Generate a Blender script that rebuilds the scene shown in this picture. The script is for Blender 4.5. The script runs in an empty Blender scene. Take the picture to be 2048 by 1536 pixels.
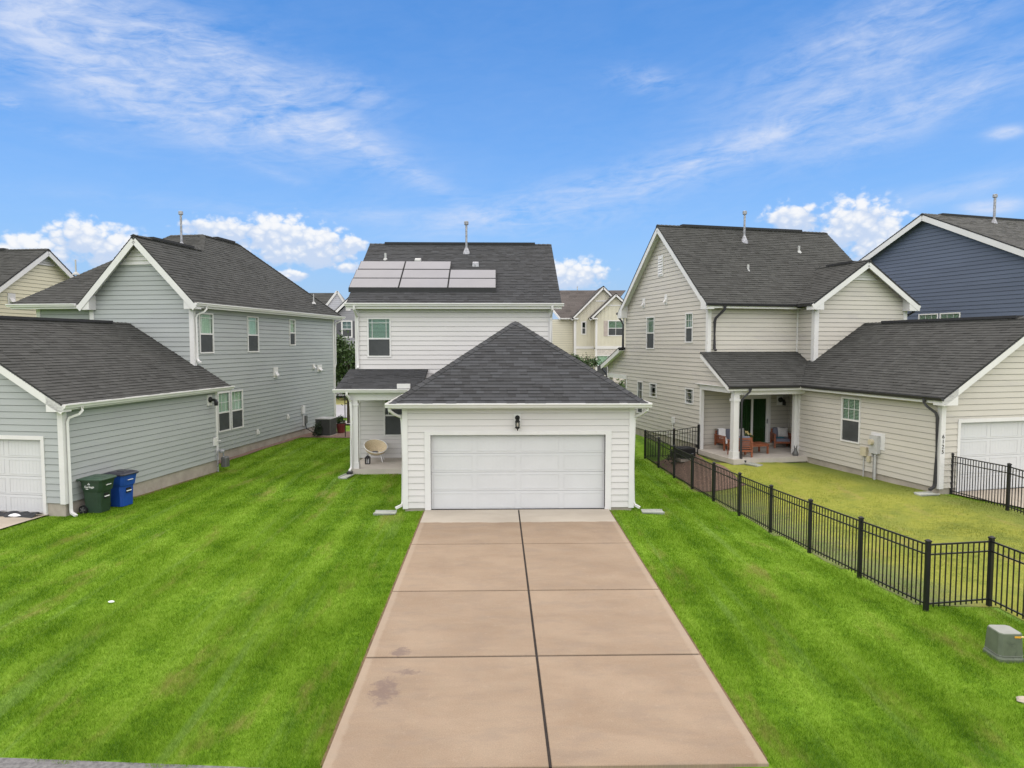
import bpy, bmesh, math, random
import numpy as np
from mathutils import Vector, Matrix, Quaternion, noise as mnoise
random.seed(7); rng = np.random.default_rng(11)
S = bpy.context.scene
COL = S.collection
R_ = math.radians

# ---------------------------------------------------------------- camera
CAMH = 4.7
cd = bpy.data.cameras.new("camera"); cam = bpy.data.objects.new("camera", cd); COL.objects.link(cam)
cd.sensor_width = 36.0; cd.lens = 36.0 * 1355.0 / 2048.0
cd.clip_start = 0.1; cd.clip_end = 3000
cam.location = (0, 0, CAMH); cam.rotation_euler = (R_(90 - 3.421), 0, 0)
S.camera = cam

# ---------------------------------------------------------------- sun, exposure
SUN_AZ, SUN_EL = 176.0, 78.0
sd = bpy.data.lights.new("sun", 'SUN'); sun = bpy.data.objects.new("sun", sd); COL.objects.link(sun)
sd.energy = 3.9; sd.angle = R_(150); sd.color = (1.0, 0.86, 0.66)
_s = Vector((math.sin(R_(SUN_AZ)) * math.cos(R_(SUN_EL)), math.cos(R_(SUN_AZ)) * math.cos(R_(SUN_EL)), math.sin(R_(SUN_EL))))
sun.rotation_euler = (-_s).to_track_quat('-Z', 'Y').to_euler()
S.view_settings.view_transform = 'Standard'; S.view_settings.look = 'None'
S.view_settings.gamma = 1.0; S.view_settings.use_curve_mapping = False
S.view_settings.exposure = 0.6
S.render.engine = 'CYCLES'
S.cycles.max_bounces = 5; S.cycles.diffuse_bounces = 2; S.cycles.glossy_bounces = 2
S.cycles.transparent_max_bounces = 8

# ---------------------------------------------------------------- node helpers
class X:
    """little expression wrapper round shader math nodes"""
    def __init__(s, nt, sock): s.nt, s.s = nt, sock
    def _op(s, op, *a, clamp=False):
        n = s.nt.nodes.new('ShaderNodeMath'); n.operation = op; n.use_clamp = clamp
        for i, v in enumerate((s,) + a):
            if isinstance(v, X): s.nt.links.new(v.s, n.inputs[i])
            else: n.inputs[i].default_value = v
        return X(s.nt, n.outputs[0])
    def __add__(s, o): return s._op('ADD', o)
    __radd__ = __add__
    def __sub__(s, o): return s._op('SUBTRACT', o)
    def __mul__(s, o): return s._op('MULTIPLY', o)
    __rmul__ = __mul__
    def __truediv__(s, o): return s._op('DIVIDE', o)
    def neg(s): return s._op('MULTIPLY', -1.0)
    def exp(s): return s._op('EXPONENT')
    def mx(s, o): return s._op('MAXIMUM', o)
    def mn(s, o): return s._op('MINIMUM', o)
    def sat(s): return s._op('ADD', 0.0, clamp=True)
    def step(s, a, b):
        n = s.nt.nodes.new('ShaderNodeMapRange'); n.interpolation_type = 'SMOOTHSTEP'
        s.nt.links.new(s.s, n.inputs[0]); n.inputs[1].default_value = a; n.inputs[2].default_value = b
        n.inputs[3].default_value = 0; n.inputs[4].default_value = 1
        return X(s.nt, n.outputs[0])

def comb(nt, x, y, z):
    n = nt.nodes.new('ShaderNodeCombineXYZ')
    for i, v in enumerate((x, y, z)):
        if isinstance(v, X): nt.links.new(v.s, n.inputs[i])
        else: n.inputs[i].default_value = v
    return n.outputs[0]
def tnoise(nt, vec, scale, detail=5, rough=0.55, dist=0.0, dim='3D'):
    n = nt.nodes.new('ShaderNodeTexNoise'); n.noise_dimensions = dim; n.inputs['Scale'].default_value = scale
    n.inputs['Detail'].default_value = detail; n.inputs['Roughness'].default_value = rough
    n.inputs['Distortion'].default_value = dist
    nt.links.new(vec, n.inputs['Vector']); return X(nt, n.outputs['Fac'])
def cmix(nt, fac, a, b, mode='MIX'):
    n = nt.nodes.new('ShaderNodeMix'); n.data_type = 'RGBA'; n.blend_type = mode
    for sock, v in ((n.inputs['Factor'], fac), (n.inputs['A'], a), (n.inputs['B'], b)):
        if isinstance(v, X): nt.links.new(v.s, sock)
        elif isinstance(v, bpy.types.NodeSocket): nt.links.new(v, sock)
        elif isinstance(v, (int, float)): sock.default_value = v
        else: sock.default_value = (*v, 1) if len(v) == 3 else v
    return n.outputs['Result']

# ---------------------------------------------------------------- sky
w = bpy.data.worlds.new("World"); S.world = w; w.use_nodes = True
nt = w.node_tree; nt.nodes.clear()
w.cycles.sampling_method = 'NONE'
out = nt.nodes.new('ShaderNodeOutputWorld'); bg = nt.nodes.new('ShaderNodeBackground')
sky = nt.nodes.new('ShaderNodeTexSky'); sky.sky_type = 'NISHITA'; sky.sun_disc = False
sky.sun_elevation = R_(SUN_EL); sky.sun_rotation = R_(SUN_AZ)
sky.air_density = 1.0; sky.dust_density = 0.6; sky.ozone_density = 2.2; sky.altitude = 100
SKY_STRENGTH = 0.115
tc = nt.nodes.new('ShaderNodeTexCoord'); sp = nt.nodes.new('ShaderNodeSeparateXYZ')
nt.links.new(tc.outputs['Generated'], sp.inputs[0])
dx, dy, dz = (X(nt, sp.outputs[i]) for i in range(3))
az = dx._op('ARCTAN2', dy) * 57.2958
el = dz._op('ARCSINE') * 57.2958
def blob(a0, e0, ra, re, rot=0.0):
    ca, sa = math.cos(R_(rot)), math.sin(R_(rot))
    p = (az - a0); q = (el - e0)
    u = (p * ca + q * sa) * (1 / ra); v = (q * ca - p * sa) * (1 / re)
    return (u * u + v * v)
CUMULUS = [(-35.2,6.0,2.1,1.0),(-31.9,7.3,1.7,1.1),(-30.0,6.6,1.6,1.2),(-23.1,8.6,2.1,.75),(-18.7,8.3,2.8,1.25),(-16.1,7.9,2.3,1.1),(-13.3,8.0,1.2,.6),(-17.2,7.0,3.4,.8),
           (-13.3,6.1,1.1,.4),(-18.1,5.4,1.1,.4),(5.1,5.6,2.3,1.0),(22.1,9.5,1.5,.9),(26.7,9.0,2.0,1.3),(28.2,8.1,1.8,1.1),(25.9,8.2,1.5,.8),(28.3,6.8,1.9,.9),
           
           (54,8,3,1.3),(-56,8,3,1.4),(105,8,4,1.4),(-120,8,4,1.4)]
cm = None; num = None; den = None
for b in CUMULUS:
    a0, e0, ra, re = b; ra *= 1.2; re *= 1.25; p = (az - a0) * (1 / ra); q = (el - e0) * (1 / re)
    k = ((p * p + q * q).neg()).exp()
    cm = k if cm is None else cm.mx(k)
    kk_ = k * k * k
    num = kk_ * q if num is None else num + kk_ * q
    den = kk_ if den is None else den + kk_
rel = num / (den + 1e-5)      # height within the cloud, about -1 (base) to 1 (top)
nv = comb(nt, az * 0.30, el * 0.40, 0.0)
n1 = tnoise(nt, nv, 2.2, 6, 0.55, dim='2D')
vo = nt.nodes.new('ShaderNodeTexVoronoi'); vo.voronoi_dimensions = '2D'; vo.feature = 'F1'; vo.inputs['Scale'].default_value = 4.2
wv = nt.nodes.new('ShaderNodeVectorMath'); wv.operation = 'ADD'; nt.links.new(nv, wv.inputs[0])
nw = nt.nodes.new('ShaderNodeTexNoise'); nw.noise_dimensions = '2D'; nw.inputs['Scale'].default_value = 5.0; nw.inputs['Detail'].default_value = 2; nt.links.new(nv, nw.inputs['Vector'])
ws = nt.nodes.new('ShaderNodeVectorMath'); ws.operation = 'SCALE'; ws.inputs['Scale'].default_value = 0.22; nt.links.new(nw.outputs['Color'], ws.inputs[0]); nt.links.new(ws.outputs[0], wv.inputs[1])
nt.links.new(wv.outputs[0], vo.inputs['Vector'])
puff = X(nt, vo.outputs['Distance'])
body = cm + (n1 - 0.5) * 1.05 - (puff - 0.42) * 0.42
cum = body.step(0.16, 0.62) * cm.step(0.05, 0.25) * (rel + (n1 - 0.5) * 1.2).step(-1.9, -0.3)
# thin high cloud
CIRRUS = [(35.5,13.9,1.0,.35,0,1.3),(35.0,9.2,1.6,.5,0,1.3),(-35.9,15.7,.8,.4,0,1.0),(-30.6,20.2,10.1,3.2,-5,1.0),(-23.5,18.8,9.0,2.6,-20,.9),(-16.3,17.6,7.6,1.8,-22,.6),(-27.6,16.3,6.5,1.4,-12,.5),(27.5,21.4,9.7,2.4,18,.7),(30.8,16.4,7.9,1.6,17,.8),
          (19.0,15.2,12.1,1.4,20,.6),(7.3,12.7,13.3,1.3,13,.65),(-8.4,13.6,8.1,.8,-25,.45),(10.8,20.4,2.8,.9,-8,.6),(-13.1,19.6,3.5,1.1,-10,.5),(-1.0,10.2,12.3,1.0,0,.35),
          (32.5,10.6,5.9,.7,8,.4),(-18.7,10.4,14.8,.6,0,.2),(-32,14,3.6,.5,-5,.25),(-18.6,13,2.2,.35,-15,.3),
          (70,26,18,5,10,.8),(-74,26,18,5,-12,.8),(150,28,30,6,8,.8)]
ci = None
for b in CIRRUS:
    k = (blob(*b[:5]).neg()).exp() * b[5]
    ci = k if ci is None else ci + k
sv = comb(nt, az * 0.10 + el * 0.03, el * 0.30 - az * 0.040, 3.0)
n2 = tnoise(nt, sv, 1.0, 7, 0.62, 0.6, '2D')
n3 = tnoise(nt, sv, 3.2, 5, 0.62, 0.4, '2D')
n4 = tnoise(nt, comb(nt, az * 0.16 + el * 0.3, el * 0.9 - az * 0.16, 6.0), 1.6, 6, 0.66, 0.8, '2D')
cir = ((n2 - 0.25) * 1.5 + (n3 - 0.5) * 0.75 + (n4 - 0.5) * 0.7).sat() * (ci + 0.05 + (el - 34.0).step(0.0, 22.0) * 0.75).mn(1.0) * 1.15
cirf = cir.mn(0.82)
low = (el * (-1 / 11.0)).exp() * 1.05
skyc = nt.nodes.new('ShaderNodeMix'); skyc.data_type = 'RGBA'; skyc.blend_type = 'MULTIPLY'; skyc.inputs['Factor'].default_value = 1
nt.links.new(sky.outputs[0], skyc.inputs['A']); skyc.inputs['B'].default_value = (SKY_STRENGTH * .275, SKY_STRENGTH * .76, SKY_STRENGTH * 1.17, 1)
c0 = skyc.outputs['Result']
c1 = cmix(nt, low.sat(), c0, (0.30, 0.365, 0.505))
c2 = cmix(nt, cirf, c1, (0.46, 0.51, 0.625))
shade = (rel * 0.8 + (body - 0.6) * 0.25 - (puff - 0.4) * 0.9 + 0.25).step(-0.05, 0.95)
cc = cmix(nt, shade, (0.40, 0.465, 0.585), (0.66, 0.655, 0.65))
c3 = cmix(nt, cum * 0.90, c2, cc)
nt.links.new(c3, bg.inputs['Color']); bg.inputs['Strength'].default_value = 1.0
nt.links.new(bg.outputs[0], out.inputs[0])

# ---------------------------------------------------------------- materials
def mat(name, col, rough=0.7, var=0.08, vscale=3.0, bump=0.0, bscale=60.0, metal=0.0, spec=0.4, dirt=None, stretch=(1, 1, 1)):
    m = bpy.data.materials.new(name); m.use_nodes = True
    t = m.node_tree; b = t.nodes['Principled BSDF']
    b.inputs['Roughness'].default_value = rough; b.inputs['Metallic'].default_value = metal
    b.inputs['Specular IOR Level'].default_value = spec
    c = t.nodes.new('ShaderNodeTexCoord'); mp = t.nodes.new('ShaderNodeMapping')
    mp.inputs['Scale'].default_value = stretch
    t.links.new(c.outputs['Object'], mp.inputs[0])
    n = tnoise(t, mp.outputs[0], vscale, 6, 0.6)
    lo = tuple(max(0, x * (1 - var)) for x in col); hi = tuple(x * (1 + var) for x in col)
    o = cmix(t, n.step(0.25, 0.75), lo, hi)
    if dirt:
        n2_ = tnoise(t, mp.outputs[0], dirt[1], 7, 0.65, 0.5)
        o = cmix(t, n2_.step(dirt[2], dirt[2] + 0.2) * dirt[3], o, dirt[0])
    t.links.new(o, b.inputs['Base Color'])
    if bump:
        bn = t.nodes.new('ShaderNodeBump'); bn.inputs['Strength'].default_value = bump; bn.inputs['Distance'].default_value = 0.01
        nb = tnoise(t, mp.outputs[0], bscale, 4, 0.6); t.links.new(nb.s, bn.inputs['Height']); t.links.new(bn.outputs[0], b.inputs['Normal'])
    return m

M_WHITE = mat("white_trim_paint", (0.64, 0.63, 0.60), 0.5, 0.04, 1.2, dirt=((0.54, 0.52, 0.47), 2.5, 0.55, 0.35))
M_WSID = mat("white_siding_paint", (0.60, 0.58, 0.55), 0.55, 0.04, 1.0, dirt=((0.53, 0.51, 0.475), 1.5, 0.55, 0.4), stretch=(.4, .4, 3))
M_LSID = mat("sage_grey_siding_paint", (0.345, 0.365, 0.348), 0.6, 0.06, 0.9, dirt=((0.32, 0.33, 0.325), 1.0, 0.5, 0.6), stretch=(.4, .4, 2))
M_RSID = mat("greige_siding_paint", (0.510, 0.480, 0.412), 0.6, 0.05, 0.9, dirt=((0.41, 0.385, 0.355), 1.0, 0.5, 0.6), stretch=(.4, .4, 2))
M_NSID = mat("navy_siding_paint", (0.090, 0.112, 0.155), 0.6, 0.08, 0.9, stretch=(.4, .4, 2))
M_CSID = mat("cream_siding_paint", (0.62, 0.58, 0.42), 0.6, 0.05, 0.9, stretch=(.4, .4, 2))
M_GSID = mat("mid_grey_siding_paint", (0.25, 0.25, 0.255), 0.6, 0.06, 0.9, stretch=(.4, .4, 2))
M_BSID = mat("beige_siding_paint", (0.58, 0.55, 0.43), 0.6, 0.05, 0.9)
M_BRICK = mat("whitewashed_brick", (0.60, 0.56, 0.50), 0.8, 0.18, 9.0, 0.5, 30)
M_CONC = mat("foundation_concrete", (0.36, 0.32, 0.265), 0.9, 0.16, 2.2, 0.3, 40, dirt=((0.22, 0.19, 0.15), 3.0, 0.55, 0.5))
M_SLABC = mat("porch_concrete", (0.47, 0.43, 0.37), 0.85, 0.1, 1.5, 0.2, 50)
M_DARKGUT = mat("dark_bronze_gutter", (0.035, 0.034, 0.036), 0.45, 0.1, 3)
M_BLACK = mat("black_powder_coat", (0.008, 0.008, 0.008), 0.42, 0.2, 4)
M_BLACKP = mat("black_plastic", (0.012, 0.012, 0.013), 0.5, 0.2, 6)
M_GALV = mat("galvanised_metal", (0.30, 0.30, 0.315), 0.5, 0.45, 14, metal=0.3)
M_DOOR = mat("garage_door_white", (0.56, 0.565, 0.55), 0.5, 0.03, 1.0)
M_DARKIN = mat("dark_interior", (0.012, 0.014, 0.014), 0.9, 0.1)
M_BLIND = mat("blind_slat_white", (0.60, 0.64, 0.58), 0.6, 0.06, 4)
M_SCREEN = mat("insect_screen_charcoal", (0.052, 0.056, 0.056), 0.6, 0.2, 2.0, spec=0.35)
M_GAPSHADE = mat("board_gap_shade", (0.045, 0.045, 0.043), 0.95, 0.1)  # near-black wall backing, paints the shade in the gaps between boards
M_ROOFDECK = mat("roof_underlay", (0.030, 0.030, 0.031), 0.95, 0.1)
M_SOFFIT = mat("soffit_white", (0.74, 0.73, 0.70), 0.6, 0.03)
M_STREET = mat("street_asphalt_pale", (0.34, 0.335, 0.34), 0.9, 0.08, 0.8, 0.3, 40)
M_ALLEY = mat("alley_asphalt", (0.15, 0.145, 0.14), 0.95, 0.35, 18, 0.8, 60, dirt=((0.30, 0.29, 0.27), 40, 0.55, 0.6))
M_WALK = mat("pavement_concrete", (0.50, 0.48, 0.44), 0.9, 0.08, 1.0)
M_MULCH = mat("red_brown_mulch", (0.185, 0.115, 0.085), 0.95, 0.5, 14, 1.0, 30, dirt=((0.26, 0.20, 0.15), 25, 0.5, 0.6))
M_DIRT = mat("bare_soil", (0.16, 0.10, 0.055), 0.95, 0.3, 8, 0.6, 30)
M_DRY = mat("dry_grass_field", (0.25, 0.235, 0.075), 0.95, 0.25, 0.35, 0.5, 10)
M_TEAK = mat("oiled_teak", (0.26, 0.085, 0.040), 0.5, 0.25, 14, stretch=(1, 1, 1))
M_CUSH = mat("grey_blue_cushion", (0.16, 0.165, 0.20), 0.9, 0.08, 5)
M_PATT = mat("speckled_pillow_cloth", (0.55, 0.53, 0.50), 0.9, 0.05, 5, dirt=((0.12, 0.12, 0.14), 42, 0.5, 0.9))
M_TERRA = mat("terracotta", (0.34, 0.115, 0.050), 0.7, 0.12, 6)
M_TEAL = mat("teal_cloth", (0.05, 0.17, 0.22), 0.9, 0.15, 8)
M_THROW = mat("white_throw_cloth", (0.66, 0.65, 0.63), 0.9, 0.08, 6)
M_LEAF = mat("shrub_leaf", (0.045, 0.085, 0.022), 0.6, 0.4, 2.5)
M_LEAF2 = mat("tree_leaf", (0.060, 0.105, 0.028), 0.6, 0.4, 1.2)
M_LEAFD = mat("dark_shrub_leaf", (0.018, 0.032, 0.012), 0.6, 0.4, 3)
M_PETAL = mat("cream_petal", (0.75, 0.62, 0.28), 0.7, 0.2, 9)
M_BARK = mat("tree_bark", (0.075, 0.055, 0.042), 0.9, 0.3, 8, 0.6, 20)
M_REDPOT = mat("red_glazed_pot", (0.17, 0.035, 0.030), 0.4, 0.15, 5)
M_BING = mat("dark_green_bin_plastic", (0.020, 0.042, 0.024), 0.45, 0.15, 4)
M_BINGL = mat("dark_green_lid_plastic", (0.040, 0.072, 0.048), 0.5, 0.15, 4)
M_BINB = mat("blue_bin_plastic", (0.010, 0.060, 0.30), 0.42, 0.12, 4)
M_BINBL = mat("black_lid_plastic", (0.030, 0.030, 0.042), 0.35, 0.15, 4)
M_PRINT = mat("white_print", (0.80, 0.80, 0.78), 0.6, 0.02)
M_UTIL = mat("olive_green_enamel", (0.105, 0.125, 0.080), 0.5, 0.15, 5, dirt=((0.045, 0.055, 0.040), 7, 0.52, 0.7))
M_UTILT = mat("pale_olive_top", (0.27, 0.275, 0.235), 0.6, 0.10, 6)  # paler olive than the cabinet, for top panel and seam
M_YEL = mat("amber_sticker", (0.70, 0.36, 0.03), 0.5, 0.12, 40)
M_ACG = mat("ac_grey_metal", (0.115, 0.115, 0.110), 0.5, 0.1, 5, metal=0.2)
M_METER = mat("meter_grey_metal", (0.42, 0.42, 0.40), 0.5, 0.1, 5)
M_BEIGEBOX = mat("beige_plastic_box", (0.48, 0.43, 0.30), 0.6, 0.08, 5)
M_WICKER = mat("pale_wicker", (0.62, 0.51, 0.33), 0.8, 0.25, 45, 0.8, 90)
M_SHUT = mat("slate_shutter_paint", (0.075, 0.075, 0.080), 0.6, 0.1, 3)
M_SHUTP = mat("taupe_shutter_paint", (0.40, 0.34, 0.30), 0.6, 0.1, 3)
M_CURT = mat("pale_curtain_cloth", (0.60, 0.64, 0.57), 0.9, 0.08, 3)
M_DCURT = mat("green_grey_curtain", (0.15, 0.19, 0.12), .9, .1, 4)
M_TARP = mat("dark_tarp", (0.02, 0.021, 0.023), 0.5, 0.3, 5)

def glass(name, tint=(0.70, 0.86, 0.76), refl=1.0):
    m = bpy.data.materials.new(name); m.use_nodes = True; t = m.node_tree; t.nodes.clear()
    o = t.nodes.new('ShaderNodeOutputMaterial'); tr = t.nodes.new('ShaderNodeBsdfTransparent'); tr.inputs[0].default_value = (*tint, 1)
    gl = t.nodes.new('ShaderNodeBsdfGlossy'); gl.inputs['Roughness'].default_value = 0.03; gl.inputs['Color'].default_value = (refl, refl, refl, 1)
    lw = t.nodes.new('ShaderNodeLayerWeight'); lw.inputs[0].default_value = 0.5; fr_ = X(t, lw.outputs['Facing'])._op('POWER', 5.0) * 0.9 + 0.045
    mx = t.nodes.new('ShaderNodeMixShader'); t.links.new(fr_.s, mx.inputs[0]); t.links.new(tr.outputs[0], mx.inputs[1]); t.links.new(gl.outputs[0], mx.inputs[2])
    t.links.new(mx.outputs[0], o.inputs[0]); return m
M_GLASS = glass("window_glass", (0.82, 0.90, 0.85), 0.9)
M_GLASSD = glass("door_glass", (0.55, 0.68, 0.56))
M_GLASSC = glass("clear_glass", (0.9, 0.9, 0.88))

def solar_mat():
    m = mat("solar_glass", (0.165, 0.162, 0.172), 0.5, 0.06, 1.0, spec=0.4)  # grey base colour carries the hazy sky reflection on the dark glass
    b = m.node_tree.nodes['Principled BSDF']
    b.inputs['Coat Weight'].default_value = 0.5; b.inputs['Coat Roughness'].default_value = 0.06
    return m
M_SOLAR = solar_mat()

def shingle_mat(name, base, cool, attr=True):
    m = bpy.data.materials.new(name); m.use_nodes = True; t = m.node_tree; b = t.nodes['Principled BSDF']
    b.inputs['Roughness'].default_value = 0.92; b.inputs['Specular IOR Level'].default_value = 0.25
    c = t.nodes.new('ShaderNodeTexCoord')
    if attr:
        a = t.nodes.new('ShaderNodeAttribute'); a.attribute_name = 'tone'; f = X(t, a.outputs['Fac'])
    else:
        a = t.nodes.new('ShaderNodeObjectInfo'); f = X(t, a.outputs['Random'])
    o = cmix(t, f, tuple(x * 0.76 for x in base), tuple(x * 1.20 for x in cool))
    g = tnoise(t, c.outputs['Object'], 170.0, 2, 0.7)
    o = cmix(t, g.step(0.35, 0.7), cmix(t, 1.0, o, (0.66, 0.66, 0.66), 'MULTIPLY'), cmix(t, 1.0, o, (1.3, 1.3, 1.28), 'MULTIPLY'))
    l = tnoise(t, c.outputs['Object'], 0.5, 5, 0.65)
    o = cmix(t, l.step(0.3, 0.75) * 0.30, o, tuple(x * 1.5 for x in base))
    t.links.new(o, b.inputs['Base Color'])
    return m
M_SH_M = shingle_mat("charcoal_blue_shingle", (0.050, 0.050, 0.050), (0.056, 0.0575, 0.060))
M_SH_M1 = shingle_mat("charcoal_blue_shingle_tab", (0.050, 0.050, 0.050), (0.056, 0.0575, 0.060), False)
M_SH_L = shingle_mat("charcoal_shingle", (0.055, 0.0545, 0.049), (0.061, 0.061, 0.056))
M_SH_N = shingle_mat("weathered_grey_shingle", (0.105, 0.102, 0.095), (0.115, 0.112, 0.105))
M_SH_B = shingle_mat("brown_grey_shingle", (0.095, 0.083, 0.075), (0.105, 0.092, 0.083))

# ---------------------------------------------------------------- mesh builder
class MB:
    def __init__(s): s.v = []; s.f = []; s.t = []
    def add(s, vs, fs, tone=None):
        o = len(s.v); s.v += [tuple(p) for p in vs]; s.f += [tuple(i + o for i in f) for f in fs]
        s.t += [0.5 if tone is None else tone] * len(fs)
    def hexa(s, p, tone=None):
        s.add(p, [(0, 3, 2, 1), (4, 5, 6, 7), (0, 1, 5, 4), (1, 2, 6, 5), (2, 3, 7, 6), (3, 0, 4, 7)], tone)
    def box(s, x0, y0, z0, x1, y1, z1):
        s.hexa([(x0, y0, z0), (x1, y0, z0), (x1, y1, z0), (x0, y1, z0), (x0, y0, z1), (x1, y0, z1), (x1, y1, z1), (x0, y1, z1)])
    def bbox(s, x0, y0, z0, x1, y1, z1, b=0.02):
        """box with chamfered vertical edges and top"""
        def ring(i, z): return [(x0 + i, y0 + b, z), (x0 + b, y0 + i, z), (x1 - b, y0 + i, z), (x1 - i, y0 + b, z), (x1 - i, y1 - b, z), (x1 - b, y1 - i, z), (x0 + b, y1 - i, z), (x0 + i, y1 - b, z)]
        rs = [ring(0, z0), ring(0, z1 - b), ring(b * 0.8, z1)]
        s.rings(rs)
    def rings(s, rs, cap=True, closed=True):
        o = len(s.v); n = len(rs[0]); fs = []
        for r in rs: s.v += [tuple(p) for p in r]
        for k in range(len(rs) - 1):
            for i in range(n if closed else n - 1):
                j = (i + 1) % n; fs.append((o + k * n + i, o + k * n + j, o + (k + 1) * n + j, o + (k + 1) * n + i))
        if cap: fs += [tuple(o + i for i in reversed(range(n))), tuple(o + (len(rs) - 1) * n + i for i in range(n))]
        s.f += fs; s.t += [0.5] * len(fs)
    def wb(s, W, s0, s1, z0, z1, d0, d1):
        s.hexa([W(s0, z0, d0), W(s1, z0, d0), W(s1, z0, d1), W(s0, z0, d1), W(s0, z1, d0), W(s1, z1, d0), W(s1, z1, d1), W(s0, z1, d1)])
    def prism(s, poly, off):
        n = len(poly); s.rings([poly, [tuple(a + b for a, b in zip(p, off)) for p in poly]])
    def tube(s, path, rx, ry=None, n=6, up=(0, 0, 1), rot=None, taper=None):
        ry = rx if ry is None else ry; P = [Vector(p) for p in path]; rs = []
        up = Vector(up)
        for i, p in enumerate(P):
            d = (P[min(i + 1, len(P) - 1)] - P[max(i - 1, 0)]).normalized()
            a = d.cross(up)
            if a.length < 1e-3: a = d.cross(Vector((1, 0, 0.01)))
            a.normalize(); b = a.cross(d).normalized()
            k = 1.0 if taper is None else taper[i]
            r0 = math.pi / n if rot is None else rot
            m = math.sqrt(2) if n == 4 else 1.0
            rs.append([tuple(p + a * (math.cos(2 * math.pi * j / n + r0) * rx * k * m) + b * (math.sin(2 * math.pi * j / n + r0) * ry * k * m)) for j in range(n)])
        s.rings(rs)
    def lathe(s, c, prof, n=12):
        s.rings([[(c[0] + r * math.cos(2 * math.pi * j / n), c[1] + r * math.sin(2 * math.pi * j / n), c[2] + z) for j in range(n)] for r, z in prof])
    def build(s, name, m, parent=None, O=(0, 0, 0), kind=None, smooth=False, fix=True, tone=False, label=None):
        me = bpy.data.meshes.new(name)
        me.from_pydata([(a - O[0], b - O[1], c - O[2]) for a, b, c in s.v], [], s.f)
        if m: me.materials.append(m)
        if tone:
            at = me.attributes.new('tone', 'FLOAT', 'FACE'); at.data.foreach_set('value', s.t)
        if fix:
            bm = bmesh.new(); bm.from_mesh(me); bmesh.ops.recalc_face_normals(bm, faces=bm.faces); bm.to_mesh(me); bm.free()
        if smooth: me.polygons.foreach_set('use_smooth', [True] * len(me.polygons))
        me.update()
        o = bpy.data.objects.new(name, me); COL.objects.link(o)
        if parent: o.parent = parent
        if kind: o['kind'] = kind
        if label: o['label'] = label
        return o

class MP(MB):
    """a builder whose every box or prism becomes a part of its own"""
    def __init__(s): s.subs = []
    def _n(s): s.subs.append(MB()); return s.subs[-1]
    def hexa(s, p, tone=None): s._n().hexa(p)
    def box(s, *a): MB.box(s._n(), *a)
    def wb(s, *a): MB.wb(s._n(), *a)
    def prism(s, *a): MB.prism(s._n(), *a)

def thing(name, label, cat, loc=(0, 0, 0), rz=0.0, group=None):
    o = bpy.data.objects.new(name, None); COL.objects.link(o); o.location = loc; o.rotation_euler = (0, 0, rz)
    o.empty_display_size = 0.2
    o['label'] = label; o['category'] = cat
    if group: o['group'] = group
    return o
def tag(o, label, cat, group=None):
    o['label'] = label; o['category'] = cat
    if group: o['group'] = group
    return o
def struct(o): o['kind'] = 'structure'; return o

# ---------------------------------------------------------------- frames (houses stand turned to follow the bend of the street)
class Frame:
    def __init__(s, deg):
        s.a = R_(deg); s.u = Vector((math.cos(s.a), -math.sin(s.a), 0)); s.v = Vector((math.sin(s.a), math.cos(s.a), 0))
    def w(s, u, v, z=0.0): p = s.u * u + s.v * v; return (p.x, p.y, z)
    def uv(s, x, y): return (x * s.u.x + y * s.u.y, x * s.v.x + y * s.v.y)
FM, FL, FR, FN, FC = Frame(-1.308), Frame(8.918), Frame(-14.260), Frame(-17.36), Frame(7.39)
F0 = Frame(0)

# ---------------------------------------------------------------- terrain
DRV_U0, DRV_U1, DRV_V0, DRV_V1 = -2.03, 3.18, 7.58, 18.97
def drvz(v): return -0.2 + (min(max(v, 7.58), 18.97) - 7.58) * (0.2 / 11.39)
CP = []
def cp(F, u, v, z): p = F.w(u, v); CP.append((p[0], p[1], z))
for a in ((-2.9, 18.7, -.07), (4.3, 18.7, -.08), (-3, 16, -.07), (-3, 12, -.11), (-3, 8, -.22), (4.3, 16, -.09), (4.3, 12, -.11), (4.3, 8, -.22), (-3.5, 23.3, .12), (-5.6, 23.6, .12), (-6.2, 26, .05), (4.3, 24, -.15), (3, 32, 0), (-2, 36, 0), (-6.3, 34, -.05)): cp(FM, *a)
for a in ((-14.7, 16.2, -.07), (-14.6, 18, -.11), (-14.6, 20, -.15), (-14.7, 23.4, -.17), (-15.6, 26, -.10), (-15.6, 29, -.05), (-15.6, 32, -.03), (-15.6, 36, -.05), (-20, 14, -.1), (-20, 36, -.1), (-23.5, 28, -.1)): cp(FL, *a)
for a in ((17.2, 16.4, .18), (17.2, 19, .12), (17.2, 22, .10), (15.5, 22.0, .20), (14.0, 22.3, .15), (14.0, 25, .12), (14.0, 28, .15), (14.0, 31.5, .15), (18.5, 13, .05), (24, 14, .1), (20, 36, 0)): cp(FR, *a)
for k in range(10):
    y = 11.66 + 1.96 * k; CP.append((7.28 - .0839 * (y - 11.66), y, (0.0, -.10, -.19, -.27, -.32, -.36, -.40, -.40, -.37, -.33)[k]))
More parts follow.
